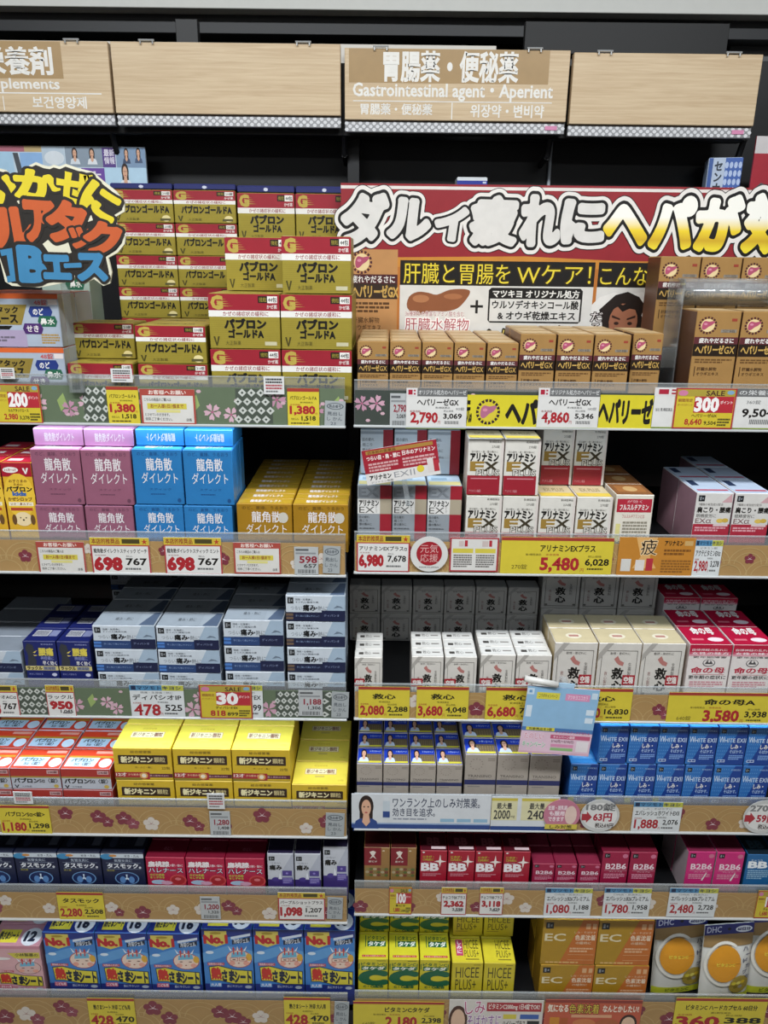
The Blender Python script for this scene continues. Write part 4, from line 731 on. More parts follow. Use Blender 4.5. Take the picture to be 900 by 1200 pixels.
# --- sixth shelf, right bay
s = stack('vc', 5, 'R', 419, 528, 1124, 3, D=2, d=.064, where='front tier', v0=0.3)
stack('vc', 5, 'R', 421, 527, 1074, 3, d=.06, Y=YF+.066, base=s['top']+T2, h=.06, where='dim upper tier')
s = stack('hic', 5, 'R', 529.5, 605, 1128, 2, D=2, d=.062, where='front tier', kindmap=lambda c, q, l: 'hicP' if (c == 0 and q == 0) else 'hic', v0=0.05)
stack('hic', 5, 'R', 531, 603, 1076, 2, d=.06, Y=YF+.064, base=s['top']+T2, h=.062, where='dim upper tier')
s = stack('ec', 5, 'R', 633, 762, 1131, 2, D=2, d=.06, where='lower tier')
stack('ec', 5, 'R', 637, 769, 1078, 2, D=1, d=.06, base=s['top']+T2, where='upper tier')
# --- foil pouches of supplement capsules
def pouch(px, ytop, ybot, Y, rz, lab):
    a, b = at(px[0], (ytop+ybot)/2, Y).x, at(px[1], (ytop+ybot)/2, Y).x; z0 = DECK['R', 5]+.001; w = (b-a); h = at(sum(px)/2, ytop, Y).z-z0
    def bulge(u, v): return .014*(max(0, math.sin(math.pi*min(1, max(0, u))))**.55)*(max(0, 1-((v-.34)/.47)**2) if v < .81 else 0)
    ob = link(bpy.data.objects.new('supplement_pouch', None)); ob.location = ((a+b)/2, Y, z0); ob.rotation_euler = (math.radians(-6), 0, rz); tagit(ob, lab, 'pouch', 'foil supplement pouches')
    nu, nv = 14, 20; vs, fs = [], []
    for sgn in (-1, 1):
        for j in range(nv+1):
            for i in range(nu+1):
                u, v = i/nu, j/nv; wr = .0012*math.sin(9*u+14*v+sgn) if v < .8 else 0
                vs.append(((u-.5)*w, sgn*(bulge(u, v)+.0004+max(0, wr)*(4*u*(1-u))), v*h))
    M = (nu+1)*(nv+1)
    for s_ in (0, 1):
        for j in range(nv):
            for i in range(nu):
                q = [s_*M+j*(nu+1)+i, s_*M+j*(nu+1)+i+1, s_*M+(j+1)*(nu+1)+i+1, s_*M+(j+1)*(nu+1)+i]; fs.append(tuple(q if s_ == 0 else q[::-1]))
    ring = [i for i in range(nu+1)] + [j*(nu+1)+nu for j in range(1, nv+1)] + [nv*(nu+1)+i for i in range(nu-1, -1, -1)] + [j*(nu+1) for j in range(nv-1, 0, -1)]
    for k in range(len(ring)): x, y = ring[k], ring[(k+1) % len(ring)]; fs.append((x, M+x, M+y, y))
    link(bpy.data.objects.new('foil_body', mesh('foil_body', vs, fs, [ink('#d4d2ca', .22, .0, .12, 30)], None, True)), ob)
    A = Art(w, h)
    def ring_arc(cu, cv, ru, rv, t0, t1, th, c, n=24):
        P = [(cu+ru*math.cos(t0+(t1-t0)*k/n), cv+rv*math.sin(t0+(t1-t0)*k/n)) for k in range(n+1)]; I = [(cu+ru*(1-th)*math.cos(t0+(t1-t0)*k/n), cv+rv*(1-th)*math.sin(t0+(t1-t0)*k/n)) for k in range(n+1)]
        return [p([P[k], P[k+1], I[k+1], I[k]], c) for k in range(n)]
    def disc(cu, cv, ru, rv, c, n=26, m=4):
        q = []
        for k in range(n):
            for l in range(m):
                f = lambda kk, ll: (cu+ru*ll/m*math.cos(2*math.pi*kk/n), cv+rv*ll/m*math.sin(2*math.pi*kk/n))
                q.append(p([f(k, l+1), f(k+1, l+1), f(k+1, l)] + ([f(k, l)] if l else []), c))
        return q
    els = [r(0, .87, 1, 1, '#23296e'), t('DHC', .05, .90, .34, .975, '#c9cce0', .01), e(.5, .935, .035, .018, '#0c0d16', 10), e(.80, .925, .17, .042, '#dfe2ea'), t('60日分', .67, .905, .93, .945, '#1f2560', .05), r(0, .85, 1, .87, '#8f7248')] + [r(i/12, .725+.025*j, (i+1)/12, .75+.025*j, '#8f7248') for i in range(12) for j in range(5)]
    els += [r(i/10, .02, (i+1)/10, .11, '#b9bd2c') for i in range(10)] + [t('ビタミンC', .25, .04, .7, .09, '#3a4a1a', .02)]
    A.add(els)
    A.add(disc(.42, .52, .33, .22, '#cf8c22')); 
    A2 = Art(w, h); A2.add(ring_arc(.42, .52, .40, .27, .9, 5.2, .12, '#d9d4c8'))
    A2.add([t('ビタミンC', .26, .50, .62, .54, '#e0d24a', .02, -.06)]); A2.add(disc(.74, .25, .22, .12, '#9a8436', 12, 3))
    A2.add([e(.62+.05*i, .25+.03*(-1) ** i, .05, .022, ['#c9b83a', '#7a6a26', '#d5c860', '#8f8a80', '#c9a82c'][i % 5], 8) for i in range(5)])
    A2.add([t(c_, .80+.06*(i % 2), .66-.07*i, .90+.06*(i % 2), .71-.07*i, '#4a4a60', .02) for i, c_ in enumerate('ハードカプセ')])
    for AA, bs in ((A, .0022), (A2, .0030)):
        for nm, me in AA.meshes(lambda x, y, off: (x-w/2, -bulge(x/w, y/h)-.0004-off, y), bs, .00005): link(bpy.data.objects.new(nm, me), ob)
pouch((763, 826), 1081, 1200, 1.25, .12, 'silver supplement pouch with navy header beside orange boxes')
pouch((820, 880), 1090, 1200, 1.232, .10, 'silver supplement pouch in the middle of three')
pouch((874, 938), 1075, 1200, 1.252, .08, 'silver supplement pouch cut by right picture edge')
# ================================================================ banners and signs
B = (400, 218, 1010, 430); N = pn(*B); YBN = 1.448
def U(x): return (x-B[0])/(B[2]-B[0])
def V(y): return (B[3]-y)/(B[3]-B[1])
ban_h = at(600, 218, YBN).z-at(600, 430, YBN).z
YEL = ramp_yellow(ban_h*V(300), ban_h*V(226))
els = [r(0, V(302), 1, 1, '#92242c'), r(0, V(224), 1, V(220.5), '#e4dcd6'), r(0, V(430), 1, V(302), '#b8702e'), p([(0, V(302)), (.35, V(298)), (.7, V(306)), (1, V(299)), (1, V(312)), (0, V(312))], '#c98634')]
els += [r(*N(411, 292, 466, 430), '#bd8a56')] + liver(U(424), V(307), .020, .065) + [r(*N(411, 321, 466, 332), '#4a1c22'), t('疲れやだるさに', *N(412, 322.5, 463, 331), WH, .02), r(*N(411, 332, 466, 350), '#33241a'), t('ヘパリーゼGX', *N(413, 334, 467, 348), '#c9a256', .04), t('肝臓水解物', *N(413, 372, 445, 379), '#4a2c14', .01), t('オウギエキス', *N(413, 381, 447, 388), '#4a2c14', .01)] + lines(U(413), U(462), V(354), 3, .022, '#5a3a1c')
els += [r(*N(469, 304, 697, 333), '#14110f'), r(*N(469, 333, 697, 430), '#d9d6d0')]
els += [('o', '肝臓と胃腸を', U(473), V(331), U(598), V(307), '#e6cf3a', [(.08, '#2a2008')], 0, 3), ('o', 'Wケア！', U(606), V(330), U(693), V(308), '#e6cf3a', [(.08, '#2a2008')], 0, 3)]
els += [p(sm([(U(478), V(360)), (U(480), V(347)), (U(490), V(341)), (U(503), V(342)), (U(513), V(344)), (U(528), V(338)), (U(545), V(337)), (U(552), V(340)), (U(548), V(349)), (U(538), V(360)), (U(524), V(364)), (U(508), V(364)), (U(490), V(369))], 3), '#8c5434'), e(U(494), V(349), .016, .022, '#b0764e'), e(U(532), V(346), .018, .016, '#a86c46'),
        ('o', '36種類もの豊富なアミノ酸を含む', U(476), V(370), U(546), V(364), '#8c2430', [(.06, '#efe8e4')], 0, 2), ('o', '肝臓水解物', U(476), V(387), U(552), V(372), '#a8283a', [(.09, '#f2ece8')], 0, 3),
        r(*N(553, 356, 568, 359), '#1c1a18'), r(*N(559, 350, 562, 366), '#1c1a18'),
        p([(U(a), V(b)) for a, b in ((577, 335), (682, 335), (685, 338), (685, 374), (682, 377), (577, 377), (574, 374), (574, 338))], '#14110f'), r(*N(576, 348, 683, 375), '#d9d6d0'), t('マツキヨ オリジナル処方', *N(579, 337.5, 681, 346.5), WH, .03), t('ウルソデオキシコール酸', *N(579, 350, 681, 360), '#1c1a18', .03), t('& オウギ乾燥エキス', *N(586, 363, 678, 373), '#1c1a18', .03),
        ('o', 'ヘパリーゼGX', U(570), V(404), U(690), V(381), '#c9b05a', [(.08, '#14110f')], 0, 2)]
els += [r(*N(701, 304, 1010, 333), '#14110f'), r(*N(701, 333, 1010, 430), '#d9d6d0'), ('o', 'こんな方に', U(704), V(331), U(800), V(308), '#e6cf3a', [(.08, '#2a2008')], 0, 3), p([(U(697), V(354)), (U(705), V(345)), (U(722), V(339)), (U(740), V(342)), (U(755), V(338)), (U(775), V(350)), (U(775), V(400)), (U(697), V(400))], '#e6e2dc')]
els += [p([(U(a), V(b)) for a, b in ((710, 368), (706, 360), (716, 350), (724, 342), (738, 338), (752, 344), (760, 354), (757, 366), (764, 384), (760, 400), (706, 400), (712, 384))], '#241a16'), e(U(736), V(374), .028, .105, '#a86c50'), p([(U(a), V(b)) for a, b in ((720, 360), (724, 350), (734, 354), (742, 349), (752, 360), (742, 358), (734, 362), (728, 356))], '#241a16'), p([(U(722), V(366)), (U(732), V(370)), (U(732), V(372)), (U(722), V(369))], '#3a221a'), p([(U(740), V(370)), (U(750), V(366)), (U(750), V(369)), (U(740), V(372))], '#3a221a'), e(U(736), V(386), .008, .012, '#5a2c24', 8), e(U(728), V(376), .005, .01, '#3a221a', 8), e(U(744), V(376), .005, .01, '#3a221a', 8),
        ('o', 'だ\nる\nい', U(697), V(400), U(711), V(363), '#efe8e4', [(.08, '#2a1c18')], 0, 2)]
title = [('ダ', 401, 226, 452, 291, -.12), ('ル', 455, 233, 503, 282, -.1), ('イ', 508, 240, 545, 283, -.12), ('疲', 549, 229, 602, 287, -.02), ('れ', 606, 228, 652, 287, 0), ('に', 654, 232, 702, 284, .0), ('ヘ', 703, 238, 752, 284, 0), ('パ', 756, 228, 806, 288, 0), ('が', 808, 226, 860, 290, .0), ('効', 864, 224, 918, 292, 0), ('く', 924, 226, 962, 290, 0), ('！', 972, 226, 990, 290, 0)]
for d, c in ((.225, '#14110f'), (.21, '#e9e4de'), (.135, '#14110f')):
    for (ch, a, b, c1, d1, ro) in title: els.append(('o', ch, U(a)+.004, V(d1)+.02, U(c1)-.004, V(b)-.02, c, [(d, c)], ro, 4))
for (ch, a, b, c1, d1, ro) in title: els.append(('t', ch, U(a)+.004, V(d1)+.02, U(c1)-.004, V(b)-.02, '#dcd9d4' if ch not in 'ヘパが効く！' else YEL, .075, ro, 4))
bo = card('promotional_banner', B, YBN, els, '#b8702e', 'large red promotional banner with fat outlined Japanese lettering', 'banner', th=.004, art_step=.00004)
# --- die-cut sign at the left
YP = 1.186
PO = [(-70, 195), (-20, 192), (6, 199), (14, 206), (16, 212), (24, 205), (31, 203), (34, 194), (42, 190), (52, 194), (58, 195), (63, 193), (70, 195), (77, 192), (92, 197), (108, 201), (122, 213), (136, 224), (146, 237), (146, 248), (134, 255), (138, 265), (147, 277), (146, 286), (138, 296), (127, 302), (131, 319), (129, 332), (121, 335), (110, 327), (98, 333), (92, 332), (89, 322), (86, 329), (62, 334), (46, 337), (14, 335), (6, 330), (0, 305), (-20, 330), (-70, 330)]
def popm(x, y): q = at(x, y, YP); return (q.x, q.z)
pts = [popm(*q) for q in PO]; ox = sum(a for a, b in pts)/len(pts); oz = min(b for a, b in pts)
def extr(name, P, y0, y1, mat, parent):
    P = list(P)
    if sum(P[i-1][0]*P[i][1]-P[i][0]*P[i-1][1] for i in range(len(P))) < 0: P.reverse()
    n = len(P); vs = [(a-ox, y0, b-oz) for a, b in P]+[(a-ox, y1, b-oz) for a, b in P]
    fs = [tuple(range(n)), tuple(reversed(range(n, 2*n)))] + [(i, n+i, n+(i+1) % n, (i+1) % n) for i in range(n)]
    return link(bpy.data.objects.new(name, mesh(name, vs, fs, [mat])), parent)
pop = tagit(link(bpy.data.objects.new('shelf_sign', None)), 'cut-out sign with yellow, orange and blue cartoon lettering', 'sign'); pop.location = (ox, YP, oz)
extr('sign_backing', pts, 0, .004, ink('#d9d4bc', .5), pop)
cx_, cy_ = 50, 264
x_, z_ = zip(*pts); W_, H_ = max(x_)-min(x_), max(z_)-min(z_); PX0, PZ0 = min(x_), min(z_)
def ins(i, k=3.2):       # inset outline by k pixels
    a, b, c = PO[i-1], PO[i], PO[(i+1) % len(PO)]; tx, ty = c[0]-a[0], c[1]-a[1]; l = math.hypot(tx, ty) or 1; return (b[0]-ty/l*k, b[1]+tx/l*k)
els = [p([((popm(*ins(i))[0]-PX0)/W_, (popm(*ins(i))[1]-PZ0)/H_) for i in range(len(PO))], '#2a2622')]
def PU(x, y): q = popm(x, y); return ((q[0]-PX0)/W_, (q[1]-PZ0)/H_)
def pch(c, x0, y0, x1, y1, col, rot, bd): bd = bd*.8; a = PU(x0, y1); b = PU(x1, y0); return [('t', c, a[0], a[1], b[0], b[1], '#2a2622', bd+.075, rot, 4), ('t', c, a[0], a[1], b[0], b[1], col, bd, rot, 4)]
els += [p([PU(*q) for q in ((50, 286), (60, 278), (66, 285), (80, 284), (84, 296), (72, 300), (58, 297))], '#d9d4bc'), p([PU(*q) for q in ((18, 233), (28, 231), (30, 235), (22, 239))], '#d9d4bc'), p([PU(*q) for q in ((101, 257), (107, 252), (109, 258), (103, 260))], '#d9d4bc')]
Yc, Oc, Bc = '#d9c42e', '#c05a30', '#3f7fa8'
els += pch('つ', -62, 204, -34, 240, Yc, .1, .05)+pch('ら', -32, 204, -16, 242, Yc, .1, .05)+pch('い', -14, 207, 17, 238, Yc, .12, .075)+pch('か', 21, 201, 66, 232, Yc, -.08, .075)+pch('ぜ', 70, 203, 106, 238, Yc, -.22, .065)+pch('に', 101, 220, 136, 253, Yc, -.55, .075)
els += pch('ル', -55, 248, -28, 292, Oc, .1, .07)+pch('ル', -4, 246, 37, 286, Oc, .05, .085)+pch('ア', 33, 238, 60, 281, Oc, -.05, .08)+pch('タ', 60, 238, 96, 282, Oc, -.12, .085)+pch('ッ', 84, 268, 106, 290, Oc, -.1, .07)+pch('ク', 103, 262, 139, 297, Oc, -.05, .085)
els += [p([PU(*q) for q in ((0, 293), (18, 290), (19, 297), (15, 298), (19, 321), (26, 320), (27, 328), (9, 331), (8, 324), (12, 323), (8, 299), (2, 300))], Bc)]+pch('B', 27, 291, 49, 328, Bc, -.02, .085)+pch('エ', 54, 301, 80, 325, Bc, -.02, .085)+pch('ー', 77, 308, 94, 314, Bc, .05, .09)+pch('ス', 94, 299, 122, 327, Bc, 0, .085)
A = Art(W_, H_); A.add(els)
for nm, me in A.meshes(lambda a, b, off: (a+PX0-ox, -off, b+PZ0-oz), .00015, .00005): link(bpy.data.objects.new(nm, me), pop)
za = GRDZ['L', 0]
boxat('sign_arm', at(70, 335, YP).x-ox, at(70, 335, YP).x+.012-ox, .0045, .0065, za-oz-.02, .06, FILM, pop, 0)
boxat('sign_clip', at(66, 335, YP).x-ox, at(66, 335, YP).x+.022-ox, .0045, .0125, za-oz-.025, za-oz+.004, ACRYL, pop, 0)
# --- tilted red flyer among the silver vitamin boxes
fl_ = card('promotional_flyer', (430, 521, 518, 562), 1.188, [r(0, .32, 1, 1, '#9c2030'), r(.05, .86, .95, .96, '#a9803c'), t('日本初の医薬品', .08, .87, .45, .95, '#5a1a14', .01), t('つらい目・肩・腰に', .05, .68, .50, .81, '#f0e2dc', .03), t('日本のアリナミン', .53, .70, .97, .83, '#f0e2dc', .03)]+lines(.06, .46, .60, 3, .09, '#cfa0a0')+lines(.52, .96, .62, 3, .09, '#cfa0a0')+[t('アリナミン', .05, .12, .34, .25, BK, .05), t('EXⅡ', .38, .10, .66, .27, '#8f9094', .0), t('アリナミン製薬', .06, .02, .36, .08, '#6a6662'), e(.74, .24, .05, .1, '#d9c43a'), r(.84, .1, .92, .5, '#d9d0cc'), r(.92, .1, .99, .42, '#b0303c')], '#dcd8d4', 'tilted red and white flyer in front of silver vitamin boxes', 'flyer', rot=-math.radians(10))
boxat('flyer_clip', -.004, .004, .0014, .012, -.045, .03, ACRYL, fl_, 0)
# --- square hanging card with pale blue top (figures left out)
hc = card('promotional_card', (610, 806, 694, 884), 1.180, [r(0, .38, 1, 1, '#8fb8d8'), r(0, .34, 1, .40, '#4a78b0'), r(.14, .82, .46, .92, '#d9cf4a'), t('コラボキャンペーン', .17, .84, .43, .9, '#5a5430', .01), r(.54, .82, .88, .92, '#d890b4'), t('マツキヨココカラ', .57, .84, .85, .9, '#f0dce8', .01), r(.0, .88, .1, .97, '#c9dbe8'), r(.03, .905, .07, .945, '#6f9cc4'), r(.9, .86, .98, .95, '#c9dbe8'), r(.02, .55, .1, .72, '#d5e2ec'), r(.86, .62, .97, .7, '#d5e2ec'), r(.86, .5, .97, .58, '#d5e2ec'), r(.06, .35, .46, .40, '#d9cf4a'), t('対象商品を3個', .1, .355, .42, .395, '#4a4420', .02), t('オリジナルグッズが当たる', .48, .325, .96, .365, '#b0406a', .01), ('o', 'たのしい', .05, .22, .32, .31, '#c9587c', [(.06, '#f2e4ea')], 0, 2), ('o', 'キャンペーン', .04, .09, .36, .18, '#4f9a6a', [(.06, '#e4f0e4')], 0, 2), r(.42, .24, .98, .30, '#c05a7a'), t('キャンペーン期間', .46, .25, .76, .29, '#f4e4ea', .01), t('3/16(月)〜5/10(日)', .44, .175, .76, .225, '#6a3a4a', .02), r(.44, .115, .76, .16, '#d890b0'), r(.44, .06, .76, .105, '#8fb87a'), r(.80, .06, .97, .22, '#e6dde0'), r(.0, .01, 1, .03, '#d8a9bc')], '#e0c0cf', 'square pale blue and pink promotional card over price cards', 'card', th=.0015, rot=math.radians(3.5))
tw = at(694, 840, 1.18).x-at(610, 840, 1.18).x; th_ = at(650, 806, 1.18).z-at(650, 884, 1.18).z
boxat('card_tab', tw*-.08, tw*.14, .0, .0014, th_+.0003, th_+.009, ink('#a9cae2'), hc, 0)
vs, fs = [], []; bar(vs, fs, (-tw*.56, -.001, th_+.014), (-tw*.10, -.001, th_+.006), .0058, 10); link(bpy.data.objects.new('rolled_strip', mesh('rolled_strip', vs, fs, [ink('#d5d2cc', .4)], None, True)), hc)
boxat('card_clip', -.006, .006, .0018, .018, th_-.03, th_+.012, ACRYL, hc, 0)
# ================================================================ price cards on the rails
YT = YR-.0022
SHN = {(s_, r_): '%s %s shelf' % (ORD[r_], 'left' if s_ == 'L' else 'right') for s_ in 'LR' for r_ in range(6)}
def pt(px, row, side, els, base, lab, name='price_card', dy=0, rot=0, cat='price card'):
    ob = card(name, px, YT-dy, els, base, lab, cat, 'price cards on the shelf rails' if name == 'price_card' else 'notices on the shelf rails', th=.0009, rot=rot, art_step=.00005)
    return ob
def brd(c, k=.03, a=1): return [r(0, 0, 1, k*a, c), r(0, 1-k*a, 1, 1, c), r(0, 0, k, 1, c), r(1-k, 0, 1, 1, c)]
YE = '#d3c03a'; RP = '#a8242c'
def yel(px, row, side, ti, price, tax, lab=None, wide=False, dy=0):
    els = [r(0, .91, 1, 1, '#a03a30'), r(0, .94, .55, 1, '#a03a30')]
    if wide: els += [t(ti, .35, .62, .84, .80, BK, .03), t('第3類医薬品', .10 if not wide else .22, .50, .36, .56, '#5a501c'), t('本体価格', .40, .50, .52, .56, '#a8402c'), t('270錠' if '5,4' in price else '640錠', .1, .12, .24, .26, '#5a501c'), t(price, .36, .06, .70, .44, RP, .04), t('円', .72, .06, .75, .16, RP), t(tax, .76, .22, .97, .42, BK, .03), t('税込価格', .78, .46, .9, .52, '#5a501c')]+lines(.78, .97, .17, 1, .08, '#5a501c')
    elif (px[2]-px[0]) < 1.1*(px[3]-px[1]): els += [t(ti, .08, .70, .92, .80, BK, .02), t('第2類医薬品', .4, .61, .8, .65, '#5a501c'), t('本体価格', .08, .55, .4, .59, '#a8402c'), t(price, .08, .30, .86, .53, RP, .045), t('円', .88, .30, .94, .36, RP), t(tax, .44, .14, .88, .27, BK, .03), t('税込', .1, .16, .35, .22, '#5a501c')]+lines(.1, .9, .1, 1, .06, '#5a501c')
    else: els += [t(ti, .28 if len(ti) < 4 else .12, .62, .72 if len(ti) < 4 else .90, .78, BK, .03), t('第2類医薬品', .40, .50, .62, .56, '#5a501c'), t('本体価格', .04, .43, .2, .49, '#a8402c'), t(price, .04, .08, .50, .40, RP, .04), t('円', .51, .08, .55, .17, RP), t(tax, .57, .20, .96, .38, BK, .03), t('税込価格', .57, .42, .75, .48, '#5a501c')]+lines(.6, .96, .15, 1, .08, '#5a501c')
    pt(px, row, side, els, YE, lab or 'yellow price card reading %s on the %s rail' % (price, SHN[side, row]), dy=dy)
def rec(px, row, side, ti, price, tax, lab=None, star=True):
    els = [r(0, .80, 1, 1, '#cbb23c'), t('本店的推奨品', .03, .83, .5, .97, '#8a2c2a', .02), r(.54, .84, .84, .96, '#4a4220'), t('★', .87, .82, .97, .98, '#b03a2a'), r(0, 0, 1, .80, '#b03a3e'), r(.025, .03, .975, .77, '#dcdad6'), t(ti, .05, .58, .95, .70, BK, .02), t('本体価格', .06, .50, .25, .54, '#8a3a3a')]+([t(price, .12, .28, .88, .50, RP, .06), t(tax, .45, .14, .88, .25, BK, .03)] if (px[2]-px[0]) < 1.1*(px[3]-px[1]) else [t(price, .05, .12, .50, .45, RP, .06), t(tax, .59, .26, .93, .44, BK, .03), t('税込', .59, .47, .7, .52, '#4a4a4a')])+lines(.56, .93, .18, 1, .08, '#6a6a6a')
    pt(px, row, side, els, '#dcdad6', lab or 'white price card with red border reading %s, %s' % (price, SHN[side, row]))
def mk(px, row, side, ti, price, tax, lab=None, sub='ビタミン剤'):
    els = [r(0, .84, .60, 1, '#4f86ac'), r(.60, .84, 1, 1, '#b9b848'), r(.03, .86, .12, .98, '#1c2c4a'), t('マツモトキヨシ', .14, .87, .95, .97, '#1c3050', .03), t(sub, .2, .75, .8, .81, '#5a5a5a'), t(ti, .05, .56, .95, .72, BK, .02), t('第3類医薬品', .5, .47, .7, .52, '#5a5a5a'), t('本体価格', .04, .44, .2, .49, '#a8402c'), t(price, .06, .10, .54, .42, RP, .03), t('円', .55, .10, .59, .18, RP), t(tax, .64, .24, .95, .42, BK, .02)]+lines(.62, .95, .18, 1, .08, '#6a6a6a')
    pt(px, row, side, els, '#d5d8d8', lab or 'white price card with blue heading reading %s, %s' % (price, SHN[side, row]))
def sale(px, row, side, big, price, tax, ti, lab, dy=.0016):
    els = brd('#a8303a', .025, px[2]/px[2]*1.3)+[r(.03, .80, .97, .96, '#a8963c'), t('SALE', .50, .82, .80, .94, '#4a2a22', .02), e(.12, .88, .08, .07, '#c97a9a'), e(.9, .9, .06, .05, '#7fa4c0'), r(.32, .40, .97, .80, '#b02c36'), t(big, .34, .44, .72, .76, '#f0ece8', .05), t('ポイント', .75, .62, .95, .70, '#f0d8d4', .02), t('期間限定', .05, .66, .29, .74, '#8a3a2c', .01), t('ボーナスポイント', .05, .56, .29, .62, '#8a3a2c', .0), t(ti, .3, .29, .72, .37, BK, .02), t(price, .20, .08, .48, .24, RP, .03), t(tax, .52, .09, .72, .19, BK, .02)]+lines(.74, .95, .26, 3, .07, '#4a4420')
    pt(px, row, side, els, '#cdb834', lab, dy=dy)
def onegai(px, row, side, lab):
    els = [r(0, .82, 1, 1, '#a8483e'), t('お客様へお願い', .16, .85, .84, .97, '#f0e2d8', .02), r(0, 0, .035, .82, '#a8483e'), r(.965, 0, 1, .82, '#a8483e'), r(0, 0, 1, .05, '#a8483e'), t('こちらの商品のご購入は', .07, .66, .56, .75, '#2a2a2a', .01), r(.12, .44, .84, .60, '#cfc04a'), t('お一人様1日1個まで', .18, .47, .78, .58, '#8a3a30', .02), r(.28, .34, .72, .42, '#d8cf84'), t('とさせていただきます。', .07, .24, .52, .32, '#2a2a2a', .01), t('何卒ご了承ください。', .07, .11, .56, .20, '#2a2a2a', .01), t('店長', .82, .10, .92, .18, '#2a2a2a', .01)]
    pt(px, row, side, els, '#d5d2cc', lab, 'notice_card', cat='notice')
def small(px, row, side, price, tax, lab=None):
    els = [r(.06, .86, .6, .93, '#5a5c5e'), r(.06, .74, .9, .80, '#8a8c8e'), t(price, .22, .42, .94, .66, '#8c2434', .03), t(tax, .40, .24, .92, .38, '#3a3a3a', .02)]+[r(.15+.05*i, .04, .15+.05*i+(.02 if i % 3 else .03), .18, '#3a3c3e') for i in range(15)]
    pt(px, row, side, els, '#b3b6b6', lab or 'small grey barcode price card reading %s, %s' % (price, SHN[side, row]))
def stamp(px, row, side, lab):
    els = [e(.5, .80, .42, .13, '#5a6066'), e(.5, .80, .36, .10, '#a9aeb0'), t('商品番号', .2, .74, .8, .86, '#4a5056', .02), t('見出し', .12, .44, .86, .58, '#5a6066', .02), t('し かん', .12, .24, .86, .38, '#5a6066', .01), t('23', .3, .06, .55, .18, '#5a6066', .01)]
    pt(px, row, side, els, '#a3a8a9', lab, 'notice_card', rot=math.radians(2), cat='notice')
def clipcard(px, row, side, lab):
    pt(px, row, side, lines(.1, .9, .88, 2, .16, '#3a3a3a', 1)+lines(.1, .9, .54, 2, .16, '#a8404a', 1)+lines(.1, .9, .2, 1, .14, '#6a6a6a'), '#d5d5d3', lab, 'notice_card', dy=.0022, cat='notice')
def hep(px, ti, no, price, tax, lab, dy=0, far=False):
    els = [r(0, .80, 1, 1, '#6a6a6a'), r(.0, .80, .18, 1, '#d8d4d2'), r(.03, .84, .1, .96, '#a8243a'), r(.12, .84, .15, .88, '#a8243a'), r(.12, .92, .15, .96, '#a8243a'), t('オリジナル処方のヘパリーゼ', .20, .84, .98, .96, '#d8d8d6', .01), t(ti, .18, .58, .86, .74, BK, .03), t('第3類医薬品', .48, .50, .72, .55, '#5a5a5a'), t(no, .82, .46, .96, .54, '#6a6a6a'), t('本体価格', .06, .40, .24, .46, '#8a3a3a'), t(price, .08, .12, .52, .40, RP, .04), t('円', .53, .12, .57, .2, RP), t(tax, .62, .24, .92, .38, BK, .03), t('税込価格', .62, .42, .78, .47, '#5a5a5a')]+[r(.64+.02*i, .12, .64+.02*i+.01, .2, '#3a3c3e') for i in range(12)]+[r(0, 0, 1, .03, '#8a9a4a')]
    if far: els = els[:5]+[t('当社 第3類医薬品', .02, .42, .14, .5, '#5a5a5a', .01), t('の栄養補給に', .6, .84, .98, .96, '#d8d8d6', .01), t('360錠', .66, .62, .76, .72, '#6a6a6a'), t('9,504', .64, .28, .86, .50, BK, .03), t('円', .87, .28, .9, .38, BK)]+[r(.70+.01*i, .12, .70+.01*i+.005, .24, '#3a3c3e') for i in range(14)]+[r(0, 0, 1, .03, '#8a9a4a')]
    pt(px, 0, 'R', els, '#d8d6d2', lab, dy=dy)
# top shelf
sale((-8, 450, 48, 496), 0, 'L', '200', '2,980', '3,278', 'ルルアタックエース', 'yellow sale card reading 200 at the far left')
yel((126, 453, 163, 497), 0, 'L', 'パブロンゴールドA', '1,380', '1,518', 'yellow price card reading 1,380 left of the red notice card')
onegai((165, 456, 229, 497.5), 0, 'L', 'red-headed notice card on the top left shelf rail')
yel((337, 455, 374, 499.5), 0, 'L', 'パブロンゴールドA', '1,380', '1,518', 'yellow price card reading 1,380 beneath the tall gold boxes')
stamp((380, 470, 404, 500), 0, 'L', 'grey stamped slip at right end of top left shelf')
clipcard((130, 432, 155, 448), 0, 'L', 'small white slip above the left 1,380 card')
clipcard((309, 441, 333, 462), 0, 'L', 'small white slip left of the right 1,380 card')
clipcard((0, 431, 17, 444), 0, 'L', 'small white slip in front of silver boxes')
small((457, 461, 477, 500), 0, 'R', '2,790', '3,069', 'small grey price slip half covered by the 2,790 card')
hep((476, 455, 547, 502.5), 'ヘパリーゼGX', '90錠', '2,790', '3,069', 'white price card reading 2,790 left of the liver-emblem banner', dy=.0014)
bn = lambda a, b: [('o', 'ヘパリーゼ', a, .12, b, .82, '#1c1a16', [(.05, '#1c1a16')], 0, 3)]
pt((547, 463, 630, 502.5), 0, 'R', [t('元。', .0, .2, .07, .8, BK, .05)] + liver(.30, .5, .17, .38, 18, '#b06a84', '#d3c03a', '#33202a')+[t('ヘパ', .56, .18, .99, .84, '#1c1a16', .06, 0, 3)], '#d3c52e', 'yellow rail banner with pink liver emblem', 'rail_banner', cat='banner')
hep((630, 455, 702, 502.5), 'ヘパリーゼGX', '180錠', '4,860', '5,346', 'white price card reading 4,860 between the two yellow rail banners', dy=.0014)
pt((702, 463, 765, 502.5), 0, 'R', [t('ヘパリーゼ', .0, .18, .98, .86, '#1c1a16', .06, 0, 3)], '#d3c52e', 'yellow rail banner with large black lettering', 'rail_banner', cat='banner')
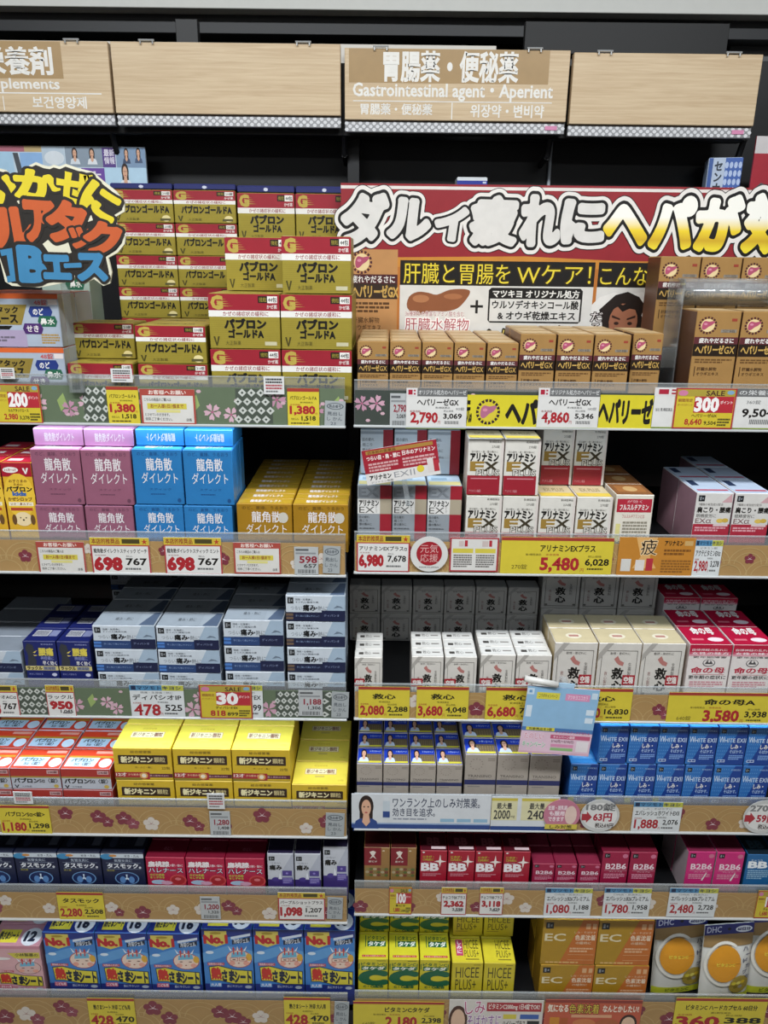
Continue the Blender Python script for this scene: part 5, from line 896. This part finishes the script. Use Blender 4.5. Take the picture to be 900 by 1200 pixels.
hep((765, 455, 930, 502.5), 'ヘパリーゼGX の栄養補給に', '360錠', '8,640', '9,504', 'wide white price card reading 9,504 at the right edge', far=True)
sale((790, 455, 861, 502.5), 0, 'R', '300', '8,640', '9,504', 'ヘパリーゼGX', 'yellow sale card reading 300 over the wide white card')
# second shelf
onegai((44, 635, 100, 672), 1, 'L', 'red-headed notice card beneath the pink boxes')
rec((107, 630, 176, 673), 1, 'L', '龍角散ダイレクトスティック ピーチ', '698', '767', 'red-bordered price card reading 698 under pink boxes')
rec((193, 630, 260, 673), 1, 'L', '龍角散ダイレクトスティック ミント', '698', '767', 'red-bordered price card reading 698 under blue boxes')
onegai((274, 636, 329, 672.5), 1, 'L', 'red-headed notice card beneath the gold boxes')
small((345, 641, 373, 673), 1, 'L', '598', '657')
stamp((378, 640, 398, 672), 1, 'L', 'grey stamped slip at right end of second left shelf')
rec((418, 627, 480, 670), 1, 'R', 'アリナミンEXプラスα', '6,980', '7,678')
rb = card('round_sticker', (481, 626, 525, 670), YT-.002, [], '#d5d3cf', 'round white sticker with red seal on second right shelf', 'sticker', th=.0008)
x0, x1 = at(481, 648, YT).x, at(525, 648, YT).x; rr = (x1-x0)/2
rb.data = mesh('round_sticker', [(rr*math.cos(i*math.pi/16), y, rr+rr*math.sin(i*math.pi/16)) for y in (0, .0008) for i in range(32)], [tuple(range(32)), tuple(range(63, 31, -1))]+[(i, 32+i, 32+(i+1) % 32, (i+1) % 32) for i in range(32)], [ink('#d5d3cf')])
A = Art(2*rr, 2*rr); A.add([e(.5, .52, .34, .34, '#a0202c', 28), t('元気', .26, .54, .74, .78, '#d8a8a4', .0), t('応援', .26, .28, .74, .51, '#d8a8a4', .0), t('MADE IN JAPAN', .24, .10, .76, .15, '#5a5a5a', .01)])
for nm, me in A.meshes(front_map(2*rr), .0002): link(bpy.data.objects.new(nm, me), rb)
pt((527, 630, 584, 670), 1, 'R', brd('#a8303a', .03, 1.4)+[r(.06, .55, .48, .68, '#cfc04a'), r(.52, .55, .94, .68, '#cfc04a'), r(.3, .74, .36, .92, '#b0303c'), r(.18, .74, .28, .9, '#c9b9b4'), r(.8, .74, .86, .92, '#b0303c'), r(.66, .74, .78, .9, '#c9b9b4')]+lines(.08, .46, .5, 6, .065, '#6a6662')+lines(.54, .92, .5, 6, .065, '#6a6662'), '#d8d5d0', 'red-bordered white leaflet beside the round sticker', 'notice_card', cat='notice')
yel((587, 630, 718, 672.5), 1, 'R', 'アリナミンEXプラス', '5,480', '6,028', wide=True)
pt((724, 630, 813, 675), 1, 'R', [p([(.3, .5), (.22, 1), (.5, 1), (.42, .5), (.52, .2), (.2, .2)], '#d9a866'), ('o', '疲', .29, .55, .50, .96, '#2a1c14', [(.04, '#e6c89a')], 0, 3), t('アリナミン', .60, .80, .84, .92, BK, .04), r(.86, .80, .97, .92, '#c9a468'), r(.24, .14, .36, .42, '#d9d2cc'), r(.38, .14, .47, .46, '#b0303c'), r(.05, .12, .18, .44, '#d2cfc8')]+lines(.6, .95, .7, 2, .09, '#7a4c1c')+lines(.58, .97, .42, 5, .07, '#8a5a24'), '#bd7e2e', 'orange leaflet beside the 2,980 price card', 'notice_card', cat='notice')
mk((813, 633, 845, 675), 1, 'R', 'アクテビタミンEXα', '2,980', '3,278')
# third shelf
rec((-24, 803, 22, 840.5), 2, 'L', 'ディパシオACα', '698', '767', 'red-bordered price card reading 698 at far left, third shelf')
rec((55, 803, 88, 841), 2, 'L', 'ラックル', '950', '1,045')
mk((153, 803, 216, 842), 2, 'L', 'ディパシオIP', '478', '525', sub='頭痛・生理痛・熱に')
mk((262, 803, 308, 842), 2, 'L', 'ディパシオEX', '818', '899', 'white price card hidden behind the 30-point sale card')
sale((234, 803, 295.5, 842), 2, 'L', '30', '818', '899', 'ディパシオEX', 'yellow sale card reading 30 on the third left shelf')
small((350, 809, 378, 839), 2, 'L', '1,188', '1,306')
stamp((388, 811, 408, 841), 2, 'L', 'grey stamped slip at right end of third left shelf')
yel((420, 805, 480, 842), 2, 'R', '救心', '2,080', '2,288', 'yellow price card reading 2,080 under the lone white box')
yel((488, 805, 549, 843), 2, 'R', '救心', '3,680', '4,048', 'yellow price card reading 3,680 under the middle white pair')
yel((569, 806, 640, 844), 2, 'R', '救心', '6,680', '7,348', 'yellow price card reading 6,680 left of the square promotional card')
yel((668, 807, 740, 845.5), 2, 'R', '救心', '15,300', '16,830', 'yellow price card reading 16,830 half hidden behind the square card')
yel((782, 812, 903, 849), 2, 'R', '命の母A', '3,580', '3,938', 'wide yellow price card reading 3,580 under crimson tonic boxes', wide=True)
# fourth shelf
yel((0, 944, 59, 977.5), 3, 'L', 'パブロンSα<錠>', '1,180', '1,298')
clipcard((16, 928, 38, 942), 3, 'L', 'small white slip above the 1,180 card')
clipcard((243, 930, 263, 948), 3, 'L', 'small white slip in front of yellow boxes')
small((246, 951, 270, 979), 3, 'L', '1,280', '1,408')
stamp((381, 953, 403, 980), 3, 'L', 'grey stamped slip at right end of fourth left shelf')
els = [r(0, 0, 1, .12, '#2b4684'), r(0, .12, 1, .16, '#8fa6c8')]+woman(.105, .44, .095, .52, '#2b4684')+[r(.225, .28, .275, .80, '#c3cdd4'), r(.235, .80, .265, .93, '#d5dade'), r(.225, .32, .275, .50, '#2b4684'), t('ワンランク上のしみ対策薬。', .295, .62, .92, .90, '#3a4258', .01), t('効き目を追求。', .295, .36, .60, .60, '#3a4258', .01)]+[r(.64+.12*i, .20, .74+.12*i, .30, '#8fb4cc') for i in range(3)]+lines(.3, .62, .3, 1, .06, '#8a8f9a')
pt((412, 931, 575, 971), 3, 'R', els, '#d3d6d9', 'white rail banner with woman\'s portrait under beige boxes', 'rail_banner', cat='banner')
pt((575.5, 934, 655, 973), 3, 'R', [r(0, 0, 1, .12, '#2b4684'), r(.0, .3, .38, .96, '#d8d2a8'), t('最大量', .08, .64, .3, .82, '#3a3a3a', .02), t('2000', .04, .34, .28, .60, '#3a3a3a', .02), t('mg', .29, .36, .35, .44, '#3a3a3a'), r(.44, .3, .98, .96, '#d8d2a8'), t('最大量', .56, .64, .78, .82, '#3a3a3a', .02), t('240', .54, .34, .78, .60, '#3a3a3a', .02), t('mg', .8, .36, .88, .44, '#3a3a3a'), r(.0, .88, .38, .96, '#c9b84a'), r(.44, .88, .98, .96, '#c9b84a')], '#d3d6d9', 'cream rail panel reading 2000 and 240 milligrams', 'rail_banner', cat='banner')
def blob(name, px, pts, base, els, lab, dy):
    ob = card(name, px, YT-dy, [], base, lab, 'sticker', 'shaped stickers on the fourth right rail', th=.0008)
    w = at(px[2], (px[1]+px[3])/2, YT).x-at(px[0], (px[1]+px[3])/2, YT).x; h = at((px[0]+px[2])/2, px[1], YT).z-at((px[0]+px[2])/2, px[3], YT).z; n = len(pts)
    ob.data = mesh(name, [((a-.5)*w, y, b*h) for y in (0, .0008) for a, b in pts], [tuple(range(n)), tuple(range(2*n-1, n-1, -1))]+[(i, n+i, n+(i+1) % n, (i+1) % n) for i in range(n)], [ink(base)])
    A = Art(w, h); A.add(els)
    for nm, me in A.meshes(front_map(w), .0002, .00005): link(bpy.data.objects.new(nm, me), ob)
circ = [(.5+.5*math.cos(i*math.pi/14), .5+.5*math.sin(i*math.pi/14)) for i in range(28)]
blob('shaped_sticker', (637, 937, 680, 973), circ, '#c0788c', [t('妊娠・授乳期', .12, .66, .62, .80, '#f2e0e4', .03), t('も服用', .16, .48, .56, .62, '#f2e0e4', .03), t('できます', .14, .30, .56, .44, '#f2e0e4', .03), e(.74, .5, .16, .3, '#e0c4b8'), r(.06, .04, .94, .20, '#cfbc4a'), t('しみ対策', .2, .06, .8, .17, '#3a2a26', .02)], 'round pink sticker with white lettering', .003)
cl = lambda a, b: [e(.5, .5, .44, .40, '#dcdad6', 24), t(a, .14, .66, .86, .88, '#7a7a7a', .04), p([(.04, .36), (.16, .36), (.16, .28), (.30, .46), (.16, .64), (.16, .56), (.04, .56)], '#a8303a'), t(b, .34, .34, .80, .58, '#a8243a', .04), t('税込69円', .4, .14, .86, .28, '#3a2a2a', .03)]
blob('shaped_sticker', (680, 937, 726, 975), circ, '#c3c3c0', cl('180錠', '63円'), 'oval white sticker reading 63 yen touching the pink sticker', .002)
blob('shaped_sticker', (871, 938, 919, 977), circ, '#c3c3c0', cl('270錠', '59円'), 'oval white sticker reading 59 yen at right picture edge', .002)
mk((741, 940, 798, 975.5), 3, 'R', 'エバレッシュホワイトEXⅡ', '1,888', '2,076', sub='しみ・そばかすに')
# fifth shelf
yel((68, 1046, 122, 1077.5), 4, 'L', 'タスモック', '2,280', '2,508')
small((235, 1051, 258, 1077), 4, 'L', '1,200', '1,320')
rec((326, 1046, 381, 1078), 4, 'L', 'パープルショットプラス', '1,098', '1,207')
stamp((383, 1052, 401, 1077), 4, 'L', 'grey stamped slip at right end of fifth left shelf')
sale((456, 1040, 482.5, 1071.5), 4, 'R', '100', '1,880', '2,068', '新ビオ', 'yellow sale card reading 100 on the fifth right shelf', 0)
rec((517, 1040, 546.5, 1072), 4, 'R', 'チョコラBBプラス', '2,362', '2,598', 'red-bordered price card reading 2,362, nearer the 100-point card')
rec((562, 1040, 589.5, 1072), 4, 'R', 'チョコラBBプラス', '3,118', '3,429', 'red-bordered price card reading 3,118 under the rightmost sparkle box')
for (a, b, pr_, tx) in ((638, 693, '1,080', '1,188'), (707, 762, '1,780', '1,958'), (783, 839.5, '2,480', '2,728')): mk((a, 1041, b, 1074.5), 4, 'R', 'エバレッシュB26プレミアム', pr_, tx, 'blue-headed price card reading %s under %s' % (pr_, {'1,080': 'the three short crimson boxes', '1,780': 'the taller crimson boxes', '2,480': 'the bright pink boxes'}[pr_]), sub='口内炎・肌あれに')
sale((886, 1044, 918, 1076), 4, 'R', '100', '1,680', '1,848', 'チョコラBB', 'yellow sale card cut by the right picture edge', 0)
# sixth shelf
yel((104, 1170, 158.5, 1204), 5, 'L', '熱さまシート 冷却 こども用', '428', '470', 'yellow price card reading 428 under the left cooling-sheet boxes')
yel((333, 1169, 387, 1203), 5, 'L', '熱さまシート 冷却 大人用', '428', '470', 'yellow price card reading 428 under the right cooling-sheet boxes')
stamp((391, 1174, 408, 1203), 5, 'L', 'grey stamped slip at right end of sixth left shelf')
yel((414, 1174, 520, 1206), 5, 'R', 'ビタミンCタケダ', '2,180', '2,398', wide=True)
pt((526, 1172, 636, 1206), 5, 'R', [e(.1, .3, .1, .5, '#4a2c20'), e(.1, .26, .075, .42, '#dcb89c'), ('o', 'しみ', .17, .52, .38, .95, '#b03a6a', [(.06, '#efe0e6')], .08, 2), ('o', 'そばかすに', .20, .08, .56, .50, '#7a3a8a', [(.06, '#efe0e6')], .04, 2), r(.40, .62, .98, .92, '#a8303a'), t('ビタミンC2000mg 1日4錠でOK!', .42, .66, .96, .88, '#f2e8dc', .02), r(.58, .36, .72, .52, '#cfc04a'), r(.76, .36, .96, .52, '#3f62a8'), t('ハイシープラス', .58, .10, .82, .30, BK, .02), r(.84, .1, .97, .3, '#2a2a2a')], '#d5cfc6', 'white leaflet with a face and purple lettering', 'notice_card', cat='notice')
pt((638, 1172, 751, 1206), 5, 'R', [r(.0, .9, 1, 1, '#8a3a30'), t('気になる', .03, .58, .24, .84, '#f2e6d2', .03), ('o', '色素沈着', .25, .54, .56, .86, '#e0c84a', [(.07, '#6a2a1c')], 0, 2), t('なんとかしたい!', .60, .60, .97, .82, '#f2e6d2', .03), r(.28, .40, .70, .50, '#d8a07a'), r(.06, .05, .16, .4, '#c9862c'), r(.17, .05, .25, .38, '#b05a2c'), e(.42, .2, .12, .16, '#c97a4a'), e(.66, .2, .12, .16, '#b0603a'), e(.88, .22, .09, .3, '#3a2620'), e(.88, .18, .07, .26, '#e0bc9e')], '#bd5a40', 'red-brown leaflet with yellow lettering under orange boxes', 'notice_card', cat='notice')
yel((790, 1170, 897, 1206), 5, 'R', 'ビタミンC ハードカプセル 60日分', '360', '388', 'yellow price card reading 360 below the foil pouches', wide=False)
